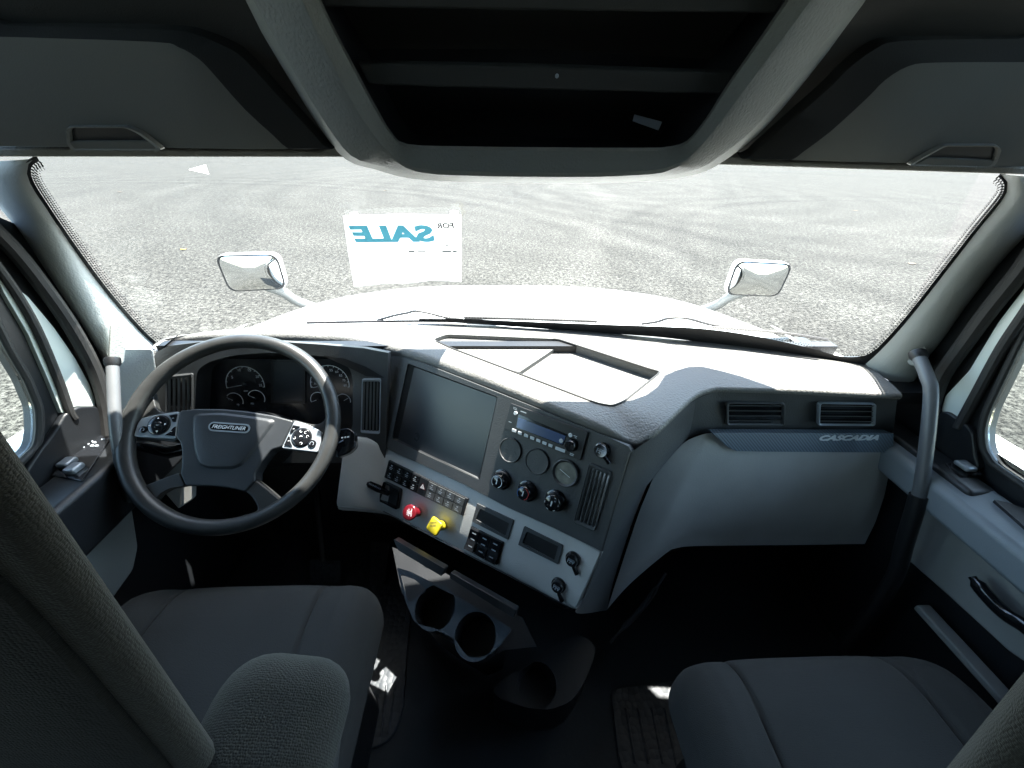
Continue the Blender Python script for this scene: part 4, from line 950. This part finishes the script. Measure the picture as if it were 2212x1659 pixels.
# ================================================================ PILLARS, GRAB HANDLES
def pillar(gpath, opath, X, label, lx):
    g3 = [on_glass(*p, .004) for p in resample(catmull(gpath, 6), 24)]; o3 = [xp(*p, X) for p in resample(catmull(opath, 6), 24)]
    rows = []
    for k, bul in ((0, -.02), (0.0, -.002), (.06, .002), (.35, .016), (.7, .018), (.94, .006), (1, -.006), (1.0, -.03)):
        rows.append([a * (1 - k) + b * k + A(-np.sign(X) * bul, -bul * .6, 0) for a, b in zip(g3, o3)])
    o = MB().grid(rows).build('pillar_trim', M['pillar'], smooth=60); tag(o, label, 'pillar trim', 'pillar trims beside the windshield'); return o
pillar([(333, 744)] + GL[1:], [(236, 800), (225, 770), (190, 712), (146, 646), (105, 584), (64, 520), (20, 462), (-20, 420), (-60, 372), (-60, 350)], -1.0, 'pale grey textured pillar trim on the driver side', 0)
pillar([(1868, 786)] + GR[1:], [(1966, 838), (1990, 790), (2030, 738), (2075, 674), (2122, 612), (2165, 560), (2212, 510), (2255, 460), (2290, 420), (2280, 385)], 1.0, 'pale grey textured pillar trim on the passenger side', 0)
# lower pillar trims that run down beside the dash
def lowtrim(poly, X, nrm, label):
    f = Frame(nrm, xp(*poly[0], X)); o = MB().plate(f, rounded(f.uvs(poly), .01), -.03, 0).build('kick_trim', M['pillar'], bevel=.004); tag(o, label, 'trim panel')
lowtrim([(234, 775), (256, 752), (331, 752), (338, 800), (338, 900), (330, 990), (240, 990), (232, 860)], -.985, (.75, -.66, 0), 'grey trim beside the left end of the dashboard')
lowtrim([(1860, 795), (1925, 800), (1965, 818), (1968, 845), (1950, 870), (1945, 855), (1900, 812)], .97, (-.75, -.66, 0), 'grey trim beside the right end of the dashboard')
def handle(path, r, label, cap, sx):
    t = thing('grab_handle', label, 'grab handle', tuple(path[0]), 'grab handles on the windshield pillars')
    MB().tube(catmull(path, 8), r, 18, flat=1.0).build('grip', M['hgrip'], t, smooth=70)
    if sx > 0: MB().tube(catmull([path[-3], path[-2], path[-1], path[-1] + A(.0, -.02, -.16), path[-1] + A(0, -.03, -.3)], 6), .0165, 16).build('shaded_grip', M['black'], t, smooth=70)  # lower part of the handle in black: shade there put into its colour
    f = Frame((-sx * .72, -.66, .2), cap[1]); mb = MB().plate(f, rounded(f.uvs(cap[0]), .012, 6), -.012, .004); mb.build('mount_cover', M['pillar'], t, bevel=.003)
    MB().lathe(path[0] - unit(path[1] - path[0]) * .012, unit(path[1] - path[0]), [(r * 1.25, 0), (r * 1.3, .012), (r * 1.0, .02)], 18).build('collar', M['black'], t)
M['hgrip'] = mat('handle_rubber', (.12, .127, .135), .38, .2, 400, .08)
handle([xp(243, 785, -.93), xp(246, 850, -.915), xp(250, 920, -.90), xp(262, 1000, -.895), xp(285, 1080, -.90)], .0112, 'grey upright grab handle left of the steering wheel', ([(238, 700), (246, 692), (266, 705), (272, 740), (268, 790), (234, 780)], xp(245, 730, -.96)), -1)
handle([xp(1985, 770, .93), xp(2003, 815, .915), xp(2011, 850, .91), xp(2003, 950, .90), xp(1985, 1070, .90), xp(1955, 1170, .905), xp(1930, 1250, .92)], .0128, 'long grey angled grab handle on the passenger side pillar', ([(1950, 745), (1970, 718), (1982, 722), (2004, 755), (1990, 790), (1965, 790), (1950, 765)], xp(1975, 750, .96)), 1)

# ================================================================ DOORS
def door(sx, label):
    return thing('cab_side_door', label, 'door', (sx * 1.0, .4, -1.3), 'cab doors')
M['dooru'] = mat('door_dark', (.013, .015, .018), .42, .3, 400, .12)
M['doorl'] = mat('door_grey', (.33, .34, .33), .55, .3, 420, .08)
M['doorb'] = mat('door_armrest', (.19, .22, .245), .42, .25, 420, .08)
# left door ---------------------------------------------------
LD = Frame((1, 0, 0), (-1.0, 0, 0)); ld = door(-1, 'driver side door with window switches, partly behind the driver seat')
win = [(0, 600), (-200, 300), (-900, 300), (-900, 1100), (-60, 1100), (60, 985), (84, 956), (91, 912), (87, 865), (66, 832), (29, 774), (0, 700)]
winL = [A(-.62, -.57), A(-.60, -.50), A(-.52, -.36), A(-.38, -.14), A(-.25, .0), A(-.1, .07), A(.25, .07), A(.25, -.57), A(-.0, -.575), A(-.45, -.585), A(-.58, -.60)]
winL = [A(-p[0], p[1]) for p in winL]     # u axis of this frame points forward
wuv = rounded(LD.uvs([(100, 965), (106, 930), (104, 880), (80, 820), (42, 755), (0, 668)]) + [LD.uv(-160, 400), A(.25, .03), A(-.3, .05), A(-.3, -.58), A(.1, -.58), LD.uv(0, 1060)], .012, 3)
if LD.u[1] < 0: pass
outer = [A(s_ * .98, z) for s_, z in ((1, FZ), (1, -.45))]
def uy(fr, y, z): return A(y * fr.u[1], z)
oL = [uy(LD, .92, FZ - .02), uy(LD, .90, -.50), LD.uv(256, 790), LD.uv(210, 698), LD.uv(168, 628), LD.uv(88, 498), uy(LD, .5, .12), uy(LD, .3, .20), uy(LD, -.35, .22), uy(LD, -.35, FZ - .02)]
MB().plate(LD, oL, -.05, -.02, [wuv]).build('door_shell', M['dooru'], ld, smooth=0)
tri = [(7, 595), (73, 639), (130, 708), (175, 774), (205, 830), (219, 868), (215, 878), (175, 878), (146, 894), (120, 828), (73, 719), (22, 631)]
MB().plate(LD, rounded(LD.uvs(tri), .006), -.03, -.012).build('sail_panel', mat('sail_paint', (.72, .78, .74), .4, vary=.05), ld, bevel=.004)
MB().tube([LD.P(p, -.018) for p in wuv] + [LD.P(wuv[0], -.018)], .007, 10, caps=False).build('window_seal', M['rubber'], ld)
MB().tube([LD.hit(*p, -.008) for p in catmull([(-30, 545), (26, 620), (78, 708), (125, 818), (150, 888), (160, 905)], 4)], .008, 10).build('divider_post', M['rubber'], ld)
MB().tube([LD.hit(*p, -.0) for p in catmull([(-30, 480), (30, 540), (90, 615), (150, 700), (200, 790), (226, 868), (236, 940)], 4)], .014, 10).build('door_seal', M['rubber'], ld)
MB().plate(LD, wuv, -.036, -.032).build('window_pane', M['sglass'], ld, smooth=0)
up = [(146, 894), (175, 878), (215, 877), (232, 900), (240, 945), (245, 960), (182, 1060), (100, 1080), (60, 1020), (90, 975), (118, 940)]
MB().plate(LD, rounded(LD.uvs(up), .008), -.02, -.004).build('upper_panel', M['dooru'], ld, bevel=.005)
# ledge with switches
def ledge(x0, x1, y0, y1, z, nm, m, par, th=.10, bev=.008, slope=0):
    mb = MB().add([(x0, y0, z), (x1, y0, z - slope), (x1, y1, z - slope), (x0, y1, z), (x0, y0, z - th), (x1, y0, z - th), (x1, y1, z - th), (x0, y1, z - th)], [(0, 1, 2, 3), (4, 5, 6, 7), (0, 1, 5, 4), (1, 2, 6, 5), (2, 3, 7, 6), (3, 0, 4, 7)])
    return mb.build(nm, M[m], par, bevel=bev, bseg=4)
ledge(-1.0, -.905, -.2, .80, -.605, 'armrest', 'dooru', ld, .13, .014)
SWL = Frame((0, 0, 1), (-.95, .6, -.603))
sp_ = MB().plate(SWL, rounded([SWL.uv(*q) for q in [(112, 1028), (178, 1040), (238, 950), (200, 930)]], .005), -.004, .002).build('switch_panel', M['gloss'], ld, bevel=.0015)
for x, y in ((196, 952), (203, 955), (198, 962), (208, 962), (188, 958), (222, 948), (178, 965)):
    c = SWL.hit(x, y, .004); MB().lathe(c - A(0, 0, .002), (0, 0, 1), [(.0035, 0), (.003, .002), (0, .0022)], 10).build('button', M['dim'], sp_)
for x, y in ((146, 1000), (160, 1012)):
    c = SWL.hit(x, y, .006); MB().rbox(c - A(.012, .014, .006), c + A(.012, .014, .008), .005, (2, 2, 2)).build('window_switch', M['silver'], sp_, smooth=50)
lo = [(182, 1066), (251, 1006), (275, 1020), (300, 1180), (290, 1230), (240, 1300), (120, 1250), (100, 1150)]
MB().plate(LD, rounded(LD.uvs(lo, .03), .01), -.02, .03).build('lower_panel', M['doorl'], ld, bevel=.006)
# right door ---------------------------------------------------
RD = Frame((-1, 0, 0), (1.0, 0, 0)); rdr = door(1, 'passenger side door with blue-grey armrest and black pull handle')
wuvR = rounded(RD.uvs([(2212, 680), (2150, 812), (2116, 884), (2104, 926), (2106, 968), (2126, 1002), (2212, 1062)]) + [uy(RD, .2, -.60), uy(RD, -.3, -.60), uy(RD, -.3, .05), uy(RD, .25, .05), RD.uv(2330, 480)], .012, 3)
oR = [uy(RD, .92, FZ - .02), uy(RD, .90, -.50), RD.uv(1970, 788), RD.uv(2008, 724), RD.uv(2100, 598), RD.uv(2190, 496), uy(RD, .5, .12), uy(RD, .3, .20), uy(RD, -.35, .22), uy(RD, -.35, FZ - .02)]
MB().plate(RD, oR, -.05, -.02, [wuvR]).build('door_shell', M['dooru'], rdr, smooth=0)
tri = [(2240, 578), (2212, 607), (2144, 697), (2083, 800), (2031, 856), (2022, 889), (2040, 891), (2069, 907), (2092, 861), (2162, 720), (2212, 659), (2240, 620)]
MB().plate(RD, rounded(RD.uvs(tri), .006), -.03, -.012).build('sail_panel', bpy.data.materials['sail_paint'], rdr, bevel=.004)
MB().tube([RD.P(p, -.018) for p in wuvR] + [RD.P(wuvR[0], -.018)], .007, 10, caps=False).build('window_seal', M['rubber'], rdr)
MB().tube([RD.hit(*p, -.008) for p in catmull([(2260, 610), (2212, 680), (2162, 755), (2110, 850), (2080, 905), (2070, 925)], 4)], .010, 10).build('divider_post', M['rubber'], rdr)
MB().tube([RD.hit(*p, .0) for p in catmull([(2260, 500), (2212, 575), (2140, 665), (2085, 740), (2035, 812), (2012, 880), (2005, 950)], 4)], .016, 10).build('door_seal', M['rubber'], rdr)
MB().plate(RD, wuvR, -.036, -.032).build('window_pane', M['sglass'], rdr, smooth=0)
up = [(2020, 889), (2042, 889), (2084, 918), (2098, 935), (2104, 985), (2112, 1010), (2050, 1040), (2004, 985), (1998, 940)]
MB().plate(RD, rounded(RD.uvs(up), .008), -.02, -.004).build('upper_panel', M['dooru'], rdr, bevel=.005)
ledge(1.0, .905, -.2, .74, -.60, 'armrest', 'doorb', rdr, .09, .016, slope=.02)
ledge(1.0, .935, .5, .80, -.602, 'armrest_nose', 'dooru', rdr, .10, .01)
SWR = Frame((-.2, 0, 1), (.95, .5, -.606))
sp_ = MB().plate(SWR, rounded([SWR.uv(*q) for q in [(2040, 1002), (2100, 998), (2121, 1027), (2070, 1035)]], .003), -.004, .003).build('switch_panel', M['gloss'], rdr, bevel=.001)
c = SWR.hit(2086, 1006, .008); MB().rbox(c - A(.014, .016, .006), c + A(.014, .016, .006), .006, (2, 2, 2)).build('window_switch', M['silver'], sp_, smooth=50)
MB().plate(SWR, rounded([SWR.uv(*q) for q in [(2144, 1080), (2180, 1088), (2290, 1130), (2290, 1210), (2190, 1120)]], .004), -.004, .0025).build('grab_recess', M['black'], rdr, smooth=0)
lo = [(1990, 1040), (2050, 1098), (2080, 1140), (2200, 1240), (2300, 1330), (2320, 1500), (2180, 1410), (2050, 1290), (1937, 1190), (1960, 1080)]
MB().plate(RD, rounded(RD.uvs(lo, .0), .01), -.03, .0).build('lower_panel', M['doorl'], rdr, bevel=.006)
ledge(1.0, .965, -.1, .44, -.935, 'map_pocket', 'doorl', rdr, .018, .005)
hp = [RD.hit(*q, .05) for q in [(2100, 1246), (2130, 1285), (2170, 1325), (2212, 1352), (2260, 1390)]]
MB().tube(catmull(hp, 4), [.006] * 2 + [.011] * 15, 12, flat=1.3).build('pull_handle', M['gloss'], rdr)
# lower body sides so the cab is closed forward of the doors
for sx in (-1, 1):
    o = MB().box(min(sx * .94, sx * 1.06), max(sx * .94, sx * 1.06), .905, 1.13, FZ, -.66).build('kick_panel', M['dooru'], smooth=0)
    tag(o, 'dark footwell side panel %s' % ('left of the pedals' if sx < 0 else 'beyond the passenger footwell'), 'panel')
    sw_ = Frame((-sx, 0, 0), (sx * 1.04, 0, 0)); rc = lambda y0, y1, z0, z1: [A(y * sw_.u[1], z) for y, z in ((y0, z0), (y1, z0), (y1, z1), (y0, z1))]
    o = MB().plate(sw_, rc(-1.9, -.30, FZ - .02, .40), -.02, .02, [rounded(rc(-1.05, -.60, -.45, .02), .05)]).build('side_wall', M['liner'], smooth=0); tag(o, 'dark sleeper side wall behind the %s door' % ('driver' if sx < 0 else 'passenger'), 'wall panel')  # unseen window opening added to bring fill light onto the dash
o = MB().box(-1.02, 1.02, 1.12, 1.16, FZ, -.56).build('firewall', M['black'], smooth=0); tag(o, 'black firewall at the front of the footwells', 'firewall')

# ================================================================ SEATS
def seat(xc, yo, label, seamx, sx, zc=-.80, ty=0, ln_=.13):
    t = thing('truck_cab_chair', label, 'seat', (xc, yo - .1, FZ), 'cab seats'); w = .268; yf = yo
    def fc(p):
        x, y, z = p; u = (x - xc) / w; v = (y - (yf - .52)) / .52
        z = z + .012 * (1 - abs(u) ** 3) if z > zc - .03 else z
        if z > zc - .05:
            z -= .035 * max(0, v - .8) / .2 * max(0, v - .8) / .2
            for s in seamx:
                xs_ = xc + s * w * (1 - .12 * (v - .5)); z -= .007 * math.exp(-((x - xs_) / .0035) ** 2)
            z += .010 * min(1, max(0, abs(u) - .62) * 8) * (1 - max(0, abs(u) - .85) * 6)
        y = y - .02 * abs(u) ** 4
        return A(x, y, z)
    MB().rbox((xc - w, yf - .52, zc - .15), (xc + w, yf, zc), .045, (110, 26, 4), fc).build('seat_cushion', M['fabric'], t, smooth=70)
    MB().box(xc - .2, xc + .2, yf - .5, yf - .08, FZ, zc - .13).build('seat_base', M['black'], t, bevel=.02)
    # backrest: cross-section extruded upwards, shoulders drawn in
    yb = .144 + ty; inner = sx   # sx: side facing the aisle (+1 right, -1 left)
    prof = [(.0, .030), (.5, .025), (.97, .020), (1.0, .023), (1.012, .029), (1.01, .036), (.985, .043), (.93, .053), (.80, .068), (.6, .082), (.0, .086)]
    full = [A(-a, b) for a, b in reversed(prof)][:-1] + [A(a, b) for a, b in prof]
    full = [A(-p[0], p[1]) for p in prof[::-1]][1:] + [A(*p) for p in prof[1:]]
    rows = []
    for z in list(np.linspace(zc - .04, -.22, 12)) + [-.17, -.13, -.10, -.075, -.055, -.04, -.025, -.012, 0, .012]:
        k = np.interp(z, [-.9, -.5, -.22, -.13, -.075, -.04, -.012, .012], [1, 1, 1, 1, .975, .91, .78, .58]); lean = (z + .3) * ln_
        rows.append([A(xc + p[0] * w * k, yb + lean + (p[1] - .05) * (1 if z < -.01 else .6) + .0, z) for p in full])
    mb = MB().grid(rows, True); mb.add(rows[-1], [tuple(range(len(rows[-1])))]); mb.build('backrest', M['knit'], t, smooth=70)
    rows = []
    for z in np.linspace(zc - .06, -.09, 12):
        k = np.interp(z, [-.9, -.25, -.09], [.965, .95, .86]); lean = (z + .3) * ln_
        rows.append([A(xc + q * w * k, yb + lean - .031 - o_, z) for q, o_ in ((-1, -.012), (-.98, .004), (-.9, .008), (0, .012), (.9, .008), (.98, .004), (1, -.012))])
    MB().grid(rows).build('back_panel', M['knitd'], t, smooth=50)
    return t
M['knitd'] = mat('seat_cover_back', (.006, .006, .006), .95, .8, 420, .2, 20, bumpd=.001, weave=True)
ds = seat(-.585, .475, 'driver seat with charcoal fabric cover and upright armrest', (-.58, .58), 1)
ps = seat(.535, .31, 'passenger seat with charcoal fabric cover, without armrest', (-.62, .56), -1, ty=-.058, ln_=.2)
def fa(p):
    x, y, z = p; k = max(0, (z + .60) / .13); return A(x - .26 * max(0, -.46 - z), y, z - .32 * max(0, x + .30) * min(1, max(0, (z + .60) / .1)))
MB().rbox((-.352, .06, -.95), (-.215, .20, -.462), .045, (16, 10, 24), fa).build('armrest', M['knit'], ds, smooth=70)

# ================================================================ FLOOR MATS, PEDALS
def fmat(poly, label, ridx):
    f = Frame((0, 0, 1), (0, 0, FZ + .004)); uv_ = rounded([f.uv(*q) for q in poly], .03, 5)
    t = thing('floor_mat', label, 'floor mat', tuple(f.P(sum(uv_) / len(uv_))), 'rubber floor mats')
    MB().plate(f, uv_, -.003, .008).build('mat_sheet', M['mat'], t, bevel=.004)
    for a, b in ridx:
        MB().tube([f.hit(*a, .009), f.hit(*b, .009)], .0035, 8).build('ridge', M['mat'], t)
fmat([(800, 1100), (910, 1120), (880, 1420), (872, 1540), (846, 1600), (800, 1622), (640, 1620), (560, 1400), (640, 1150)], 'black rubber floor mat between driver seat and console', [((816, 1500), (800, 1590)), ((835, 1480), (822, 1590)), ((853, 1480), (838, 1585)), ((795, 1500), (778, 1600))])
fmat([(1318, 1490), (1480, 1470), (1800, 1480), (1760, 1720), (1360, 1720), (1335, 1640)], 'black rubber floor mat in front of passenger seat', [((1352, 1530), (1372, 1650)), ((1378, 1530), (1400, 1650)), ((1408, 1530), (1432, 1650)), ((1436, 1530), (1462, 1655))])
pf = Frame((0, -.75, .65), (-.47, .86, -1.15))
t = thing('accelerator_pedal', 'long ribbed black accelerator pedal beside the console', 'pedal', (-.4, .9, FZ))
mb = MB().plate(pf, rounded(pf.uvs([(800, 1170), (842, 1172), (826, 1300), (796, 1296)]), .008), -.012, 0); mb.build('pedal_plate', M['mat'], t, bevel=.003)
for k in range(5): MB().tube([pf.hit(805 + k * 7, 1180, .001), pf.hit(800 + k * 6, 1290, .001)], .0018, 6).build('rib', M['mat'], t)
t = thing('brake_pedal', 'square black brake pedal with gridded pad below the steering wheel', 'pedal', (-.6, .9, FZ))
mb = MB().plate(pf, rounded(pf.uvs([(668, 1208), (735, 1210), (735, 1262), (668, 1260)]), .006), -.012, 0); mb.build('pedal_plate', M['mat'], t, bevel=.003)
for k in range(4): MB().tube([pf.hit(678 + k * 15, 1213, .001), pf.hit(678 + k * 15, 1257, .001)], .0018, 6).build('rib', M['mat'], t)
MB().tube([pf.hit(700, 1210, -.01), pf.hit(700, 1210, -.01) + A(0, .12, .3)], .012, 8).build('pedal_arm', M['black'], t)


# ================================================================ OVERHEAD CONSOLE
OC = Frame((0, -1, -.32), (0, .60, -.03))
ohc = thing('overhead_console', 'grained grey overhead console around open shelves', 'overhead console', (0, .6, .0))
outer = [(505, -70), (547, 0), (625, 137), (703, 266), (758, 336), (820, 358), (900, 379), (1030, 386), (1150, 388), (1290, 388), (1426, 381), (1480, 372), (1532, 353), (1621, 285), (1700, 195), (1778, 94), (1856, 0), (1915, -70)]
mid = [(610, -70), (645, 0), (690, 95), (750, 216), (791, 281), (842, 338), (905, 372), (1030, 380), (1150, 382), (1290, 382), (1410, 376), (1450, 366), (1490, 345), (1543, 289), (1600, 215), (1660, 135), (1762, 0), (1815, -70)]
inner = [(672, -70), (694, 0), (735, 85), (783, 176), (815, 235), (845, 285), (880, 311), (1000, 316), (1150, 318), (1280, 319), (1400, 319), (1440, 317), (1484, 304), (1525, 255), (1567, 188), (1618, 115), (1697, 0), (1745, -70)]
sm3 = lambda L: catmull(L, 3)
rows = [[OC.hit(*p, -.11) for p in sm3([(x + (1150 - x) * -.03, y + 8) for x, y in outer])], [OC.hit(*p, -.05) for p in sm3(outer)], [OC.hit(*p, -.018) for p in sm3(outer)], [OC.hit(*p, .004) for p in sm3(mid)], [OC.hit(*p, .004) for p in sm3([(x * .85 + a * .15, y * .85 + b * .15) for (x, y), (a, b) in zip(mid, inner)])],
        [OC.hit(*p, -.014) for p in sm3([(x * .12 + a * .88, y * .12 + b * .88) for (x, y), (a, b) in zip(mid, inner)])], [OC.hit(*p, -.014) for p in sm3(inner)], [OC.hit(*p, -.024) for p in sm3(inner)]]
MB().grid(rows).build('surround', M['ohc'] if 'ohc' in M else M['trim'], ohc, smooth=40)
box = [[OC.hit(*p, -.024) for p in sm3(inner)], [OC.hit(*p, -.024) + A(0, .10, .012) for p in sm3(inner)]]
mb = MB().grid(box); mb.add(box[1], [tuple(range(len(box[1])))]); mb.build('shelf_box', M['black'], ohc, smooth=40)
for q, nm in (([(700, 15), (1150, 22), (1720, 30), (1760, -60), (660, -60)], 'shelf_rail'), ([(772, 136), (1150, 143), (1600, 158), (1575, 204), (1150, 194), (795, 184)], 'shelf_rail')):
    MB().plate(OC, OC.uvs(q, -.03), -.05, -.03).build(nm, M['liner'], ohc, bevel=.003)
MB().lathe(OC.hit(1203, 164, -.029), OC.n, [(.0025, 0), (.002, .001), (0, .001)], 10).build('screw', M['dim'], ohc)
pc_ = OC.hit(1400, 268, -.07); f_ = Frame((0, -.9, .5), pc_)
o = MB().plate(f_, f_.uvs([(1370, 248), (1430, 264), (1422, 282), (1366, 262)]), 0, .001).build('paper_scrap', M['dim'], smooth=0); tag(o, 'small crumpled paper scrap lying in the overhead shelf', 'paper')

# ================================================================ SUN VISORS
def visor(outer_, inner_, hand, strip, label, y0):
    f = Frame((0, -1, -.45), (0, y0, .0)); t = thing('sun_visor', label, 'sun visor', tuple(f.hit(*inner_[0])), 'fabric sun visors above the windshield')
    o_, i_ = rounded(f.uvs(outer_), .008), None
    mb = MB(); c = sum(o_) / len(o_)
    ol, il = catmull(f.uvs(outer_), 3, True), catmull(f.uvs(inner_), 3, True)
    mb.mat(1); mb.grid([[f.P(p, -.03) for p in ol], [f.P(p, -.012) for p in ol], [f.P(p * .97 + q * .03, -.009) for p, q in zip(ol, il)], [f.P(p * .1 + q * .9, .0) for p, q in zip(ol, il)], [f.P(q, .002) for q in il]], True)
    mb.mat(0); mb.fill([il], lambda p: f.P(p, .002)); mb.build('flap', [M['visor'], M['visor_shade']], t, smooth=50)  # flap border darker than its lit middle, shade put into the colour
    hu = rounded(f.uvs(hand), .006, 4); hc = sum(hu) / len(hu)
    mb = MB().grid([[f.P(p, .0025) for p in hu], [f.P(hc + (p - hc) * .97, .009) for p in hu], [f.P(hc + (p - hc) * .88, .008) for p in hu], [f.P(hc + (p - hc) * .86, -.0 + .003) for p in hu]], True).mat(1)
    mb.add([f.P(hc + (p - hc) * .87, .0032) for p in hu], [tuple(range(len(hu)))]); mb.build('finger_pull', [M['trim'], M['black']], t, smooth=50)
    MB().plate(f, rounded(f.uvs(strip), .002), .003, .008).build('pull_lip', M['visor'], t, bevel=.001)
visor([(-60, 50), (0, 60), (344, 70), (420, 82), (480, 105), (523, 132), (600, 215), (695, 318), (688, 327), (350, 321), (0, 318), (-60, 318)],
      [(-60, 76), (0, 78), (330, 89), (385, 100), (425, 122), (455, 150), (530, 235), (610, 310), (600, 321), (350, 318), (0, 315), (-60, 315)],
      [(147, 275), (155, 268), (285, 268), (315, 282), (362, 319), (160, 319), (150, 305)], [(160, 300), (325, 300), (352, 317), (163, 317)], 'left grey fabric sun visor above the driver side', .68)
visor([(2290, 85), (2212, 88), (1960, 92), (1895, 112), (1836, 156), (1797, 195), (1710, 270), (1627, 343), (1634, 349), (1950, 354), (2212, 361), (2290, 364)],
      [(2290, 132), (2212, 133), (2020, 134), (1960, 142), (1910, 172), (1870, 212), (1790, 285), (1720, 338), (1730, 345), (1950, 351), (2212, 358), (2290, 361)],
      [(1952, 352), (1990, 330), (2030, 308), (2145, 308), (2158, 316), (2148, 345), (2137, 357)], [(1968, 350), (2000, 336), (2140, 342), (2132, 355)], 'right grey fabric sun visor above the passenger side', .68)
